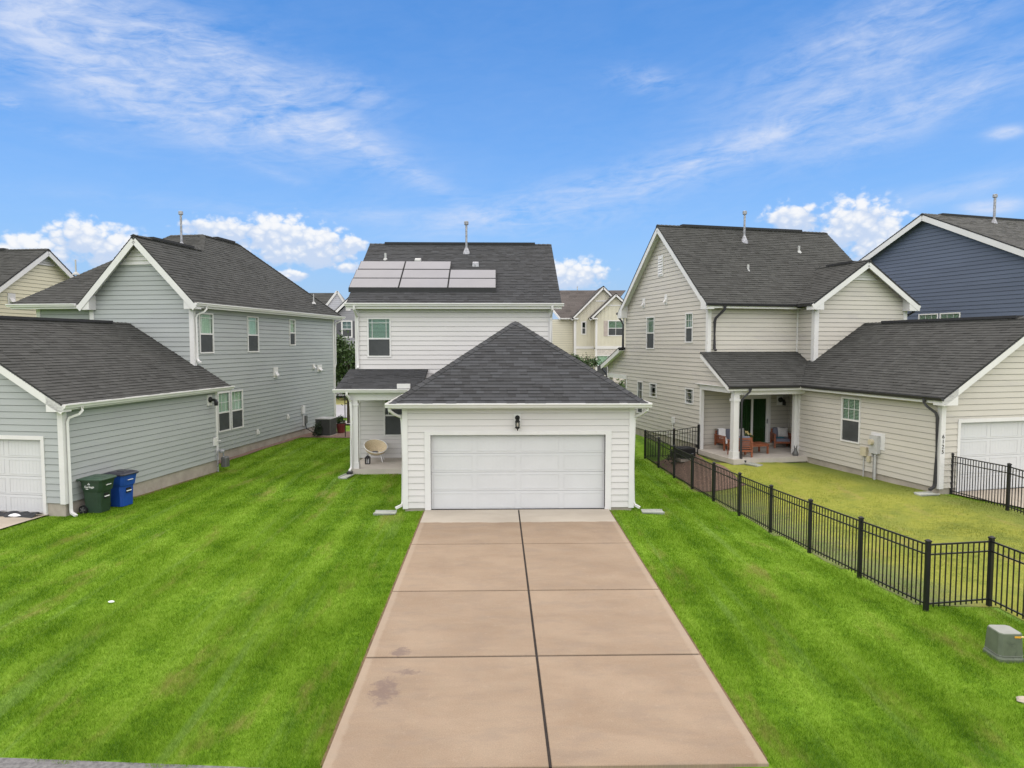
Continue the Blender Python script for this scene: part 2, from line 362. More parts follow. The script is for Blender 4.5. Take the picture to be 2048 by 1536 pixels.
CP += [(7.4, 9.9, -.04), (8.6, 12, -.05), (13.3, 20.4, .12), (13.2, 17.8, .25), (11.5, 15, .12), (10, 18, .0), (9.3, 21, -.02), (6, 9, -.12), (-8, 12, -.1), (-12, 10, -.12), (-7, 20, -.1), (-8, 26, -.1), (-9, 31, -.07),
       (-30, 6.5, -.22), (-15, 6.5, -.22), (-5, 6.5, -.24), (5, 6.5, -.24), (15, 6.5, -.2), (30, 6.5, -.2), (0, -20, -.25), (-40, 25, -.1), (40, 25, .1),
       (-40, 41, -.3), (-20, 41, -.28), (-10, 40, -.25), (0, 41, -.3), (10, 41, -.3), (25, 41, -.3), (-30, 50, -.38), (-10, 50, -.38), (10, 50, -.38), (30, 50, -.38), (-30, 62, -.3), (0, 62, -.1), (25, 62, 0), (0, 120, 0)]
CPA = np.array(CP)
def ground(x, y):
    x = np.asarray(x, float); y = np.asarray(y, float); sh = x.shape; x = x.ravel(); y = y.ravel()
    z = np.empty_like(x)
    for i in range(0, len(x), 20000):
        d2 = (x[i:i + 20000, None] - CPA[:, 0]) ** 2 + (y[i:i + 20000, None] - CPA[:, 1]) ** 2 + 0.25
        wt = d2 ** -1.7; z[i:i + 20000] = (wt * CPA[:, 2]).sum(1) / wt.sum(1)
    u = x * FM.u.x + y * FM.u.y; v = x * FM.v.x + y * FM.v.y
    dz_ = -0.2 + (np.clip(v, 7.58, 18.97) - 7.58) * (0.2 / 11.39)
    du = np.maximum(np.maximum(DRV_U0 - u, u - DRV_U1), 0); dv = np.maximum(np.maximum(DRV_V0 - v, v - DRV_V1), 0)
    dd = np.hypot(du, dv); k = np.clip(1 - dd / 1.6, 0, 1); k = k * k * (3 - 2 * k)
    z = z * (1 - k) + (dz_ - 0.035) * k
    z = np.where((u > DRV_U0 + .05) & (u < DRV_U1 - .05) & (v > DRV_V0) & (v < DRV_V1), z - 0.05, z)
    ye = np.interp(x, [-60, -6, -2.1, 3.2, 6, 9, 60], [9.4, 7.80, 7.56, 7.50, 7.60, 7.68, 8.2])
    kk = np.clip(1 - (y - ye) / .8, 0, 1)
    z = z * (1 - kk) + (-0.25) * kk
    return z.reshape(sh)
def gz(x, y): return float(ground(np.array([x]), np.array([y]))[0])

def sheet(name, xs, ys, dz, m, keep=None):
    Xs, Ys = np.meshgrid(xs, ys); Z = ground(Xs, Ys) + dz
    mb = MB(); mb.v = list(zip(Xs.ravel().tolist(), Ys.ravel().tolist(), Z.ravel().tolist())); nx = len(xs)
    for j in range(len(ys) - 1):
        for i in range(nx - 1):
            if keep and not keep((xs[i] + xs[i + 1]) / 2, (ys[j] + ys[j + 1]) / 2): continue
            a = j * nx + i; mb.f.append((a, a + 1, a + nx + 1, a + nx))
    return mb.build(name, m, fix=False, smooth=True)

def lawn_mat(name, cols, stripe=None, blades=False):
    """cols: list of dark, mid, light, dry colours; stripe: (frame angle, period)"""
    m = bpy.data.materials.new(name); m.use_nodes = True; t = m.node_tree; b = t.nodes['Principled BSDF']
    b.inputs['Roughness'].default_value = 0.75; b.inputs['Specular IOR Level'].default_value = 0.15
    g = t.nodes.new('ShaderNodeNewGeometry'); s_ = t.nodes.new('ShaderNodeSeparateXYZ'); t.links.new(g.outputs['Position'], s_.inputs[0])
    x, y = X(t, s_.outputs[0]), X(t, s_.outputs[1])
    p2 = comb(t, x, y, 0.0)
    big = tnoise(t, p2, 0.22, 5, 0.6); med = tnoise(t, p2, 1.1, 6, 0.65); fine = tnoise(t, p2, 9.0, 5, 0.7)
    mid_ = tnoise(t, p2, 3.6, 5, 0.65)
    f = med * 0.75 + big * 0.70 + fine * 0.45 + mid_ * 0.55 - 0.74
    if stripe:
        a, per, amp, warp = stripe[:4]
        u = x * math.cos(a) - y * math.sin(a); v = x * math.sin(a) + y * math.cos(a)
        wz = comb(t, u * 0.35, v * 0.10, 0.0)
        ww = tnoise(t, wz, 1.0, 3, 0.5) * warp
        st = ((u * (6.2832 / per)) + ww)._op('SINE')
        sn = tnoise(t, comb(t, u * 2.3, v * 0.10, 5.0), 1.0, 5, 0.6)
        f = f + st * amp + (sn - 0.5) * (amp * 5.0)
    if blades:
        at = t.nodes.new('ShaderNodeAttribute'); at.attribute_name = 'tone'
        f = f + (X(t, at.outputs['Fac']) - 0.5) * 1.05
    r = t.nodes.new('ShaderNodeValToRGB'); t.links.new(f.s, r.inputs[0])
    e = r.color_ramp.elements; e[0].position = 0.16; e[0].color = (*cols[0], 1); e[1].position = 0.86; e[1].color = (*cols[2], 1)
    k = e.new(0.48); k.color = (*cols[1], 1)
    dry = tnoise(t, comb(t, x * 1.5, y * 0.45, 9.0), 0.9, 7, 0.7)
    o = cmix(t, dry.step(0.53, 0.72) * cols[4], r.outputs[0], cols[3])
    if name.startswith('lawn'):      # pale brushed streaks left by the mower
        ps = tnoise(t, comb(t, u * 3.4, v * 0.14, 8.0), 1.0, 5, 0.6); o = cmix(t, ps.step(0.54, 0.70) * 0.45, o, (0.245, 0.365, 0.095))
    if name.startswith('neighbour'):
        un = x * math.cos(FR.a) - y * math.sin(FR.a)      # darker, greener turf close to the house wall
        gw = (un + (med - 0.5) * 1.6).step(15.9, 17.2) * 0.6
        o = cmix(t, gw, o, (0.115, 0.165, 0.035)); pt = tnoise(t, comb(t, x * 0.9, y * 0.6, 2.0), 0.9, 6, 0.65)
        o = cmix(t, pt.step(0.50, 0.68) * 0.55, o, (0.185, 0.225, 0.045)); o = cmix(t, pt.step(0.36, 0.24) * 0.55, o, (0.40, 0.34, 0.13)) if False else o
    if name.startswith('neighbour'):   # thin weedy turf and bare soil along the fence line
        dd = x - ((y - 11.66) * -0.0839 + 7.28) + (med - 0.5) * 2.2 + (mid_ - 0.5) * 1.2
        wk = (dd * -1.0).step(-1.9, -0.4) * (y * -1.0).step(-25.0, -20.0).mx(0.75)
        sp_ = tnoise(t, p2, 5.0, 6, 0.7)
        o = cmix(t, wk * 0.8, o, cmix(t, sp_.step(0.44, 0.66), (0.17, 0.225, 0.075), (0.185, 0.165, 0.125)))
    t.links.new(o, b.inputs['Base Color'])
    if blades:
        df = t.nodes.new('ShaderNodeBsdfDiffuse'); tl_ = t.nodes.new('ShaderNodeBsdfTranslucent'); mx = t.nodes.new('ShaderNodeMixShader'); mx.inputs[0].default_value = 0.45
        t.links.new(o, df.inputs[0]); t.links.new(o, tl_.inputs[0]); t.links.new(df.outputs[0], mx.inputs[1]); t.links.new(tl_.outputs[0], mx.inputs[2])
        t.links.new(mx.outputs[0], [n_ for n_ in t.nodes if n_.type == 'OUTPUT_MATERIAL'][0].inputs[0])
    if not blades:
        bn = t.nodes.new('ShaderNodeBump'); bn.inputs['Strength'].default_value = 0.9; bn.inputs['Distance'].default_value = 0.04
        nb = tnoise(t, p2, 28.0, 5, 0.75); t.links.new(nb.s, bn.inputs['Height']); t.links.new(bn.outputs[0], b.inputs['Normal'])
    return m
GREEN = [(0.072, 0.165, 0.010), (0.172, 0.315, 0.016), (0.300, 0.445, 0.055), (0.300, 0.285, 0.080), 0.75]
OLIVE = [(0.14, 0.18, 0.030), (0.28, 0.30, 0.045), (0.37, 0.36, 0.080), (0.38, 0.285, 0.11), 0.55]
M_LAWN = lawn_mat("lawn_soil_and_turf", GREEN, (FM.a, 1.04, 0.105, 1.0))
M_BLADE = lawn_mat("lawn_blade", GREEN, (FM.a, 1.04, 0.105, 1.0), True)
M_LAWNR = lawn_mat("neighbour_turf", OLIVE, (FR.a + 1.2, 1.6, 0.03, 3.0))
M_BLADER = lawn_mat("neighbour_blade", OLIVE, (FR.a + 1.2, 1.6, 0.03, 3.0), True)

def axis(lo, hi, step, outer): return sorted(set([-o for o in outer] + [round(lo + i * step, 3) for i in range(int((hi - lo) / step) + 1)] + list(outer)))
gx = axis(-26, 28, 0.5, [32, 40, 55, 80, 130, 250, 500, 900])
gy = sorted(set([-900, -300, -80, -30, -8] + [round(2 + .5 * i, 2) for i in range(98)] + [53, 56, 60, 66, 75, 90, 120, 200, 400, 900]))
struct(sheet('ground', gx, gy, 0.0, M_LAWN))

def in_right_lawn(x, y):   # the yard behind the black fence
    fx = 7.28 - .0839 * (y - 11.66)
    u, v = FR.uv(x, y)
    if y < 11.9: return x > 8.75
    return x > fx + 0.05 and u < 17.6 and not (u > 14.3 and v > 22.3) and v < 24.9
rx = [round(5.5 + .25 * i, 2) for i in range(60)]; ry = [round(7.2 + .25 * i, 2) for i in range(86)]
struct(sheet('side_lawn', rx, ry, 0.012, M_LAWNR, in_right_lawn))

# far street scene
struct(sheet('street', [-120 + 4 * i for i in range(61)], [44.2, 46, 48, 50, 52, 54.4], 0.05, M_STREET))
struct(sheet('pavement', [-120 + 4 * i for i in range(61)], [40.6, 41.4, 42.2], 0.06, M_WALK))
struct(sheet('dry_field', [-200 + 8 * i for i in range(51)], [54.8, 57, 60, 64, 70, 80], 0.03, M_DRY))
kb = MB()
for y0, y1 in ((43.95, 44.2), (54.4, 54.65)):
    kb.box(-120, y0, -.5, 120, y1, -.24)
struct(kb.build('kerb', M_WALK))
ab = MB(); ab.v = [(-60, -6, -.26), (60, -6, -.26), (60, 8.2, -.232), (9, 7.68, -.232), (6, 7.60, -.232), (3.2, 7.50, -.232), (-2.1, 7.56, -.232), (-6, 7.80, -.232), (-60, 9.4, -.232)]; ab.f = [tuple(range(9))]
struct(ab.build('alley_road', M_ALLEY))

# ---------------------------------------------------------------- house building blocks
class House:
    def __init__(s, F, name, label, O, cat='house'):
        s.F, s.O = F, O; s.e = thing(name, label, cat, F.w(*O), -F.a)
    def part(s, mb, name, m, parent=None, **k):
        if isinstance(mb, MP): return [q.build(name, m, parent or s.e, s.O, **k) for q in mb.subs][-1]
        return mb.build(name, m, parent or s.e, s.O, **k)

def Wv(v0, sgn=-1):   # wall in plane v = v0, facing sgn * v
    return lambda s, z, d: (s, v0 + sgn * d, z)
def Wu(u0, sgn=1):
    return lambda s, z, d: (u0 + sgn * d, s, z)

def interval(poly, z):
    xs = []
    for i in range(len(poly)):
        (s0, z0), (s1, z1) = poly[i], poly[(i + 1) % len(poly)]
        if (z0 <= z < z1) or (z1 <= z < z0): xs.append(s0 + (s1 - s0) * (z - z0) / (z1 - z0))
    return (min(xs), max(xs)) if len(xs) > 1 else None

def slices(poly, holes, za, zb):
    zs = sorted(set([za, zb] + [z for _, z in poly if za < z < zb] + [z for h in holes for z in (h[1], h[3]) if za < z < zb]))
    res = []
    for a, b in zip(zs, zs[1:]):
        if b - a < 1e-4: continue
        i0, i1 = interval(poly, a + 1e-5), interval(poly, b - 1e-5)
        if not i0 or not i1: continue
        hs = sorted([h for h in holes if h[1] < (a + b) / 2 < h[3]])
        segs = []; l0, l1 = i0[0], i1[0]
        for h in hs:
            if h[0] > min(l0, l1) + 1e-3: segs.append((l0, min(h[0], max(i0[1], l0)), l1, min(h[0], max(i1[1], l1))))
            l0 = max(l0, h[2]); l1 = max(l1, h[2])
        if max(i0[1] - l0, i1[1] - l1) > 1e-3: segs.append((l0, max(i0[1], l0), l1, max(i1[1], l1)))
        for sg in segs: res.append((a, b, sg))
    return res

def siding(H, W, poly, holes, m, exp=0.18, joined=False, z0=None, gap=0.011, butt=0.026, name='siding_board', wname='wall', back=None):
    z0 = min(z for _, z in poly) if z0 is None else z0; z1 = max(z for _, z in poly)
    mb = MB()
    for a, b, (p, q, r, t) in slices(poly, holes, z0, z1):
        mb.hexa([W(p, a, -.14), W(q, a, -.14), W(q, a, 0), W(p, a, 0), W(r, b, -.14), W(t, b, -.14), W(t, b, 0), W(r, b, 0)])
    wall = H.part(mb, wname, back or M_GAPSHADE)
    allb = MB(); k = 0
    while z0 + k * exp < z1 - 0.02:
        za, zb = z0 + k * exp, min(z0 + (k + 1) * exp, z1); k += 1
        sl = slices(poly, holes, za + gap, zb - 0.0005)
        groups = []
        for pc in sl:
            a, b, (p, q, r, t) = pc; hit = [g for g in groups if any(abs(o[1] - a) < 1e-3 and min(q, o[2][3]) - max(p, o[2][2]) > 1e-3 for o in g)]
            if hit:
                hit[0].append(pc)
                for g in hit[1:]: hit[0].extend(g); groups.remove(g)
            else: groups.append([pc])
        for g in groups:
            mb = allb if joined else MB(); j = random.uniform(-.0015, .0015)
            for a, b, (p, q, r, t) in g:
                da = butt - (butt - .004) * (a - za) / exp + j; db = butt - (butt - .004) * (b - za) / exp + j
                mb.hexa([W(p, a, -.001), W(q, a, -.001), W(q, a, da), W(p, a, da), W(r, b, -.001), W(t, b, -.001), W(t, b, db), W(r, b, db)])
            if not joined: H.part(mb, name, m, wall)
    if joined and allb.f: H.part(allb, 'siding_boards', m, wall, kind='stuff')
    return wall

def window(H, W, s0, z0, s1, z1, sash=0.5, lite='prairie', blind=True, casing=0.055, far=False, curtain=False, low_glass=False, one=False, trim=None):
    """double hung (or fixed) window with frame, panes, grille, blind and insect screen"""
    mb = MB(); c = casing
    zs = z0 + (z1 - z0) * sash
    mb.wb(W, s0, s1, z1 - c, z1, -.02, .042); mb.wb(W, s0, s1, z0, z0 + c, -.02, .048)
    mb.wb(W, s0, s0 + c, z0 + c, z1 - c, -.02, .040); mb.wb(W, s1 - c, s1, z0 + c, z1 - c, -.02, .040)
    if not one: mb.wb(W, s0 + c, s1 - c, zs - .028, zs + .028, -.03, .030)
    fr = H.part(mb, 'window', trim or M_WHITE)
    a, b = s0 + c, s1 - c
    mb = MB(); mb.wb(W, a, b, z0 + c, z1 - c, -.16, -.13); H.part(mb, 'interior', M_DARKIN, fr)
    zt = zs + .028 if not one else z0 + c
    mb = MB(); mb.wb(W, a, b, zt, z1 - c, -.012, -.006); H.part(mb, 'pane', M_GLASS, fr)
    if blind:
        mb = MB(); n = int((z1 - c - zt) / .05)
        for i in range(n):
            z = zt + (i + .5) * (z1 - c - zt) / n
            mb.add([W(a, z - .022, -.045), W(b, z - .022, -.045), W(b, z + .020, -.022), W(a, z + .020, -.022)], [(0, 1, 2, 3)])
        H.part(mb, 'blind', M_BLIND, fr, fix=False)
    if curtain:
        mb = MB(); n = 14; pts0 = []; pts1 = []
        for i in range(n + 1):
            s = a + (b - a) * i / n; d = -.045 + .02 * (i % 2); pts0.append(W(s, zt, d)); pts1.append(W(s, z1 - c, d))
        mb.rings([pts0, pts1], cap=False, closed=False); H.part(mb, 'curtain', M_CURT, fr, fix=False)
    g = MB(); t = .009; h = z1 - c - zt; wd = b - a
    if lite == 'prairie':
        ks, kz = [.16 * wd / max(wd, .3) * 1.0, wd - .16], [h - .14] + ([.14] if one else [])
        ks = [.13, wd - .13]
        for k in ks: g.wb(W, a + k - t, a + k + t, zt, z1 - c, -.004, .004)
        for k in kz: g.wb(W, a, b, zt + k - t, zt + k + t, -.003, .005)
    elif lite == 'grid':
        for i in (1, 2): g.wb(W, a + wd * i / 3 - t, a + wd * i / 3 + t, zt, z1 - c, -.004, .004)
        g.wb(W, a, b, zt + h / 2 - t, zt + h / 2 + t, -.003, .005)
    elif lite == 'cross':
        g.wb(W, a + wd / 2 - t, a + wd / 2 + t, zt, z1 - c, -.004, .004); g.wb(W, a, b, zt + h / 2 - t, zt + h / 2 + t, -.003, .005)
    elif lite == 'two':
        g.wb(W, a + wd / 2 - 2 * t, a + wd / 2 + 2 * t, z0 + c, z1 - c, -.004, .012)
    if g.f: H.part(g, 'grille', M_WHITE, fr)
    if not one:
        mb = MB(); mb.wb(W, a, b, z0 + c, zs - .028, -.012, -.006); H.part(mb, 'pane', M_GLASS, fr)
        if not low_glass:
            mb = MB(); mb.wb(W, a + .012, b - .012, z0 + c + .012, zs - .036, .004, .008); H.part(mb, 'insect_screen', M_SCREEN, fr)
    return fr

def roof_plane(mbdeck, P0, A, B, N, poly, thick=0.06):
    pts = [tuple(P0 + A * a + B * b) for a, b in poly]
    mbdeck.rings([[tuple(Vector(p) - N * thick) for p in pts], pts])

def plane_axes(eave0, eave1, up):
    """P0 at eave0, A along the eave, B up the slope through point 'up', N outward"""
    P0 = Vector(eave0); A = (Vector(eave1) - P0).normalized(); d = Vector(up) - P0
    B = (d - A * d.dot(A)).normalized(); N = A.cross(B).normalized()
    if N.z < 0: N = -N
    return P0, A, B, N

def tabs(mb, P0, A, B, N, poly, e=0.148, wmin=.16, wmax=.36, singles=None, fixed=None):
    bmax = max(b for _, b in poly); k = 0
    while k * e < bmax - .02:
        lo, hi = k * e, min((k + 1) * e + .02, bmax); k += 1
        i0, i1 = interval(poly, lo + 1e-4), interval(poly, min((k) * e, bmax) - 1e-4)
        if not i0 or not i1: continue
        t0 = min(i0[0], i1[0]) - random.uniform(0, .3); end = max(i0[1], i1[1])
        while t0 < end:
            wd = fixed[random.randrange(len(fixed))] if fixed else random.uniform(wmin, wmax)
            t1 = t0 + wd - .003
            a0, a1, b0, b1 = max(t0, i0[0]), min(t1, i0[1]), max(t0, i1[0]), min(t1, i1[1])
            h = .016 + random.choice((0, 0, .008)) + random.uniform(0, .004)
            full = a0 == t0 and a1 == t1 and b0 == t0 and b1 == t1
            if singles is not None and full and len(singles) < 300 and fixed:
                singles.append((P0 + A * t0 + B * lo, wd, h))
            elif a1 > a0 or b1 > b0:
                if a1 < a0: a0 = a1 = (a0 + a1) / 2
                if b1 < b0: b0 = b1 = (b0 + b1) / 2
                q = [P0 + A * a0 + B * lo + N * .001, P0 + A * a1 + B * lo + N * .001, P0 + A * a1 + B * lo + N * h, P0 + A * a0 + B * lo + N * h,
                     P0 + A * b0 + B * hi + N * .002, P0 + A * b1 + B * hi + N * .002]
                mb.add(q, [(0, 1, 2, 3), (3, 2, 5, 4), (1, 5, 2), (0, 3, 4)], min(1, max(0, random.gauss(.5, .22))))
            t0 += wd

def make_roof(H, planes, m, e=0.148, caps=(), parent=None, name='roof', wmin=.16, wmax=.36, capw=.13):
    deck = MB(); sh = MB()
    for eave0, eave1, up, pts in planes:
        P0, A, B, N = plane_axes(eave0, eave1, up)
        poly = [((Vector(p) - P0).dot(A), (Vector(p) - P0).dot(B)) for p in pts]
        roof_plane(deck, P0, A, B, N, poly); tabs(sh, P0, A, B, N, poly, e, wmin, wmax)
    r = H.part(deck, name, M_ROOFDECK)
    H.part(sh, 'shingles', m, r, kind='stuff', tone=True, fix=False)
    if caps:
        mb = MB()
        for p, q in caps: cap_run(mb, p, q, capw)
        H.part(mb, 'ridge_caps', m, r, kind='stuff', tone=True)
    return r

def cap_piece(p, q, wd, drop):
    """one folded cap shingle between p and q"""
    p, q = Vector(p), Vector(q); d = (q - p).normalized(); s = d.cross(Vector((0, 0, 1))).normalized(); u = s.cross(d)
    if u.z < 0: u = -u
    r = []
    for c, h in ((p, .034), (q, .016)):
        r.append([c + s * wd - u * (drop - h + .004) , c + u * h, c - s * wd - u * (drop - h + .004), c - s * wd - u * (drop - h + .02), c - u * .01, c + s * wd - u * (drop - h + .02)])
    return r
def cap_run(mb, p, q, wd=.13, drop=.06, piece=.2, objs=None):
    p, q = Vector(p), Vector(q); n = max(1, int((q - p).length / piece))
    for i in range(n):
        a = p.lerp(q, i / n); b = p.lerp(q, min(1, (i + 1.15) / n)); r = cap_piece(a, b, wd, drop)
        if objs is not None: objs.append(r)
        else:
            k = len(mb.f); mb.rings(r); tn = random.random()
            mb.t[k:] = [tn] * (len(mb.f) - k)

def beam(H, p, q, prof_w, prof_h, name, m, parent=None, up=(0, 0, 1), off=(0, 0, 0)):
    """rectangular bar from p to q: width across, height along up"""
    p, q = Vector(p), Vector(q); d = (q - p).normalized(); s = d.cross(Vector(up)).normalized(); u = s.cross(d).normalized()
    if u.dot(Vector(up)) < 0: u = -u
    mb = MB(); o = Vector(off)
    if name == 'rake_trim': o = o - Vector((0, 0, prof_h / 2 * (1 / max(u.z, .3) - 1) + .018))
    r = [[c + o - s * prof_w / 2 - u * prof_h / 2, c + o + s * prof_w / 2 - u * prof_h / 2, c + o + s * prof_w / 2 + u * prof_h / 2, c + o - s * prof_w / 2 + u * prof_h / 2] for c in (p, q)]
    mb.rings([[tuple(x) for x in k] for k in r]); return H.part(mb, name, m, parent)

def gutter(H, p, q, outv, m, name='gutter'):
    """K-style gutter along p-q (top inner edge), opening outwards"""
    p, q, o = Vector(p), Vector(q), Vector(outv); z = Vector((0, 0, 1)); mb = MB()
    prof = [(-.005, 0), (-.005, -.115), (.070, -.115), (.088, -.065), (.118, -.035), (.118, 0), (.105, 0), (.100, -.03), (.01, -.04), (.01, 0)]
    r = [[tuple(c + o * a + z * b) for a, b in prof] for c in (p, q)]
    mb.rings(r); return H.part(mb, name, m)

def downspout(H, path, m, w=.038, d=.03, name='downspout'):
    mb = MB(); mb.tube(path, w, d, 4, up=(0.3, 0.2, 1) if False else (0, 0, 1)); 
    o = H.part(mb, name, m)
    return o

def dspout_path(top, wallpt, zb, kick):
    """from gutter outlet to wall, down to zb, kicking out"""
    t, wp = Vector(top), Vector(wallpt); k = Vector(kick)
    d = wp - t
    return [t, t + Vector((0, 0, -.09)), t + d * .35 + Vector((0, 0, -.16)), Vector((wp.x, wp.y, t.z - .30)) - d * .12, Vector((wp.x, wp.y, t.z - .40)), Vector((wp.x, wp.y, zb + .16)), Vector((wp.x, wp.y, zb + .10)) + k * .06, Vector((wp.x, wp.y, zb + .03)) + k * .24]

def trim(H, boxes, name, m=None, parent=None):
    mb = MP()
    for b in boxes: mb.box(*b)
    return H.part(mb, name, m or M_WHITE, parent)

def garage_door(H, W, s0, z0, s1, z1, rec=.10, rows=4, cols=4):
    f = MB(); f.wb(W, s0, s1, z0, z1, -rec - .06, -rec - .03); d = H.part(f, 'garage_door', M_DOOR)
    hh = (z1 - z0) / rows
    for r in range(rows):
        mb = MB(); a, b = z0 + r * hh + .004, z0 + (r + 1) * hh - .004
        mb.wb(W, s0 + .004, s1 - .004, a, b, -rec - .03, -rec)
        cw = (s1 - s0) / cols
        for c in range(cols):
            x0, x1 = s0 + c * cw + .07, s0 + (c + 1) * cw - .07
            # recessed field outlined with a raised moulding, vertical beads inside
            for q in ((x0, x1, a + .055, a + .072), (x0, x1, b - .072, b - .055), (x0, x0 + .017, a + .072, b - .072), (x1 - .017, x1, a + .072, b - .072)): mb.wb(W, *q, -rec, -rec + .009)
            n = int((x1 - x0) / .10)
            for i in range(1, n): 
                xx = x0 + (x1 - x0) * i / n; mb.wb(W, xx - .004, xx + .004, a + .072, b - .072, -rec, -rec + .0025)
        H.part(mb, 'door_section', M_DOOR, d)
    mb = MB(); mb.wb(W, s0, s1, z0 - .02, z0 + .025, -rec - .03, -rec + .012); H.part(mb, 'weather_seal', M_BLACKP, d)
    return d

def louver(H, W, pts, m, n=5):
    """triangular gable louver: base left, base right, apex in (s, z)"""
    (a0, za), (b0, _), (c0, zc) = pts; mb = MB()
    mb.rings([[W(a0, za, .03), W(b0, za, .03), W(c0, zc, .03)], [W(a0, za, .0), W(b0, za, .0), W(c0, zc, .0)]])
    fr = H.part(mb, 'gable_louver', m)
    for i in range(n):
        t0, t1 = i / (n + .6), (i + .8) / (n + .6); za_, zb_ = za + (zc - za) * t0, za + (zc - za) * t1
        l0, r0 = a0 + (c0 - a0) * t0, b0 + (c0 - b0) * t0; l1, r1 = a0 + (c0 - a0) * t1, b0 + (c0 - b0) * t1
        s = MB(); s.hexa([W(l0, za_, .03), W(r0, za_, .03), W(r0, za_, .075), W(l0, za_, .075), W(l1, zb_, .03), W(r1, zb_, .03), W(r1, zb_, .035), W(l1, zb_, .035)])
        H.part(s, 'slat', m, fr)
    return fr

def stack_pipe(H, roof, p, h, r=.047, cone=True, m=None):
    m = m or M_GALV; mb = MB(); x, y, z = p
    mb.lathe((x, y, z - .1), [(r, 0), (r, h + .1)], 10)
    if cone: mb.lathe((x, y, z - .16), [(.20, 0), (.18, .10), (r + .03, .36), (r, .40)], 12)
    mb.lathe((x, y, z + h - .02), [(r + .01, 0), (r + .05, .02), (r + .05, .15), (r + .01, .17)], 10)
    mb.box(x - .26, y - .34, z - .20, x + .26, y + .02, z - .10) if False else None
    return H.part(mb, 'vent_stack', m, roof, smooth=False)

def vent_pipe(H, roof, p, h=.36, r=.05, m=None):
    x, y, z = p; mb = MB(); mb.lathe((x, y, z - .08), [(.14, 0), (.12, .05), (r + .01, .13), (r + .01, .14), (r, .14), (r, h), (r - .01, h)], 8)
    return H.part(mb, 'vent_pipe', m or M_METER, roof)

def wall_vent(H, W, s, z, w_=.26, h=.34, hood=True, name='wall_vent'):
    mb = MB(); mb.wb(W, s - w_ / 2, s + w_ / 2, z - h / 2, z + h / 2, 0, .05)
    if hood:
        mb.hexa([W(s - w_ * .3, z - h * .28, .05), W(s + w_ * .3, z - h * .28, .05), W(s + w_ * .3, z - h * .28, .17), W(s - w_ * .3, z - h * .28, .17),
                 W(s - w_ * .3, z + h * .12, .05), W(s + w_ * .3, z + h * .12, .05), W(s + w_ * .3, z + h * .02, .07), W(s - w_ * .3, z + h * .02, .07)])
    return H.part(mb, name, M_WHITE)
# ---------------------------------------------------------------- centre house (white) with garage
HM = House(FM, 'white_house', 'white lap-sided house in the middle with hipped double garage and roof solar panels', (0.6, 19.0, 0.0))
Wf = Wv(19.0)
gp = [(-2.61, .04), (3.86, .04), (3.86, 2.93), (-2.61, 2.93)]
DOORM = (-1.86, -.03, 3.08, 2.13)
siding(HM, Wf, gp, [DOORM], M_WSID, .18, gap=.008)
siding(HM, Wu(-2.61, -1), [(19, .04), (26, .04), (26, 2.93), (19, 2.93)], [], M_WSID, .18, gap=.008, joined=True)
siding(HM, Wu(3.86, 1), [(19, .04), (26, .04), (26, 2.93), (19, 2.93)], [], M_WSID, .18, gap=.008, joined=True)
tr = MP()
for s0, s1 in ((-2.65, -2.50), (3.75, 3.90)): tr.wb(Wf, s0, s1, .03, 2.93, 0, .034)
for sg, u in ((-1, -2.61), (1, 3.86)):
    tr.wb(Wu(u, sg), 19.0, 19.12, .03, 2.93, 0, .04)
HM.part(tr, 'corner_trim', M_WHITE)
tr = MP(); tr.wb(Wf, -2.03, -1.86, -.05, 2.13, -.12, .036); tr.wb(Wf, 3.08, 3.25, -.05, 2.13, -.12, .036); tr.wb(Wf, -2.03, 3.25, 2.13, 2.24, -.12, .038)
HM.part(tr, 'door_casing', M_WHITE)
garage_door(HM, Wf, *DOORM)
mb = MP(); mb.box(-2.59, 19.02, -.5, -2.03, 26, .04); mb.box(3.25, 19.02, -.5, 3.84, 26, .04); mb.box(-2.03, 19.0, -.3, 3.25, 19.4, -.03)
mb.box(-5.3, 26.02, -.5, 2.05, 35.2, .30); HM.part(mb, 'foundation', M_CONC)
# garage roof
pk = (0.62, 22.25, 5.42); e0, e1, ez = -2.96, 4.20, 3.03
c = [(e0, 18.65, ez), (e1, 18.65, ez), (e1, 25.85, ez), (e0, 25.85, ez)]
deck = MB(); shm = MB(); front = []
for i in range(4):
    a, b = c[i], c[(i + 1) % 4]; P0, A, B, N = plane_axes(a, b, pk)
    poly = [((Vector(p) - P0).dot(A), (Vector(p) - P0).dot(B)) for p in (a, b, pk)]
    roof_plane(deck, P0, A, B, N, poly)
    if i == 0: tabs(shm, P0, A, B, N, poly, .150, singles=front, fixed=(.22, .29, .36)); fA, fB, fN = A, B, N
    else: tabs(shm, P0, A, B, N, poly, .150)
roofM = HM.part(deck, 'roof', M_ROOFDECK)
HM.part(shm, 'shingles', M_SH_M, roofM, kind='stuff', tone=True, fix=False)
shmesh = {}
rotm = Matrix((fA, fB, fN)).transposed().to_4x4()
for k, (p, wd, h) in enumerate(front):
    key = (wd, h > .0225)
    if key not in shmesh:
        me = bpy.data.meshes.new('shingle'); hh = .026 if h > .0225 else .018; x = wd - .003
        me.from_pydata([(0, 0, .001), (x, 0, .001), (x, 0, hh), (0, 0, hh), (0, .17, .002), (x, .17, .002), (0, .17, 0), (x, .17, 0)], [], [(0, 1, 2, 3), (3, 2, 5, 4), (1, 7, 5, 2), (0, 3, 4, 6), (0, 6, 7, 1)])
        me.materials.append(M_SH_M1); shmesh[key] = me
    o = bpy.data.objects.new('shingle', shmesh[key]); COL.objects.link(o); o.parent = roofM
    o.matrix_local = Matrix.Translation(p - Vector(HM.O)) @ rotm
caps = []
for q in (c[0], c[1]): cap_run(None, q, pk, .145, .055, .21, caps)
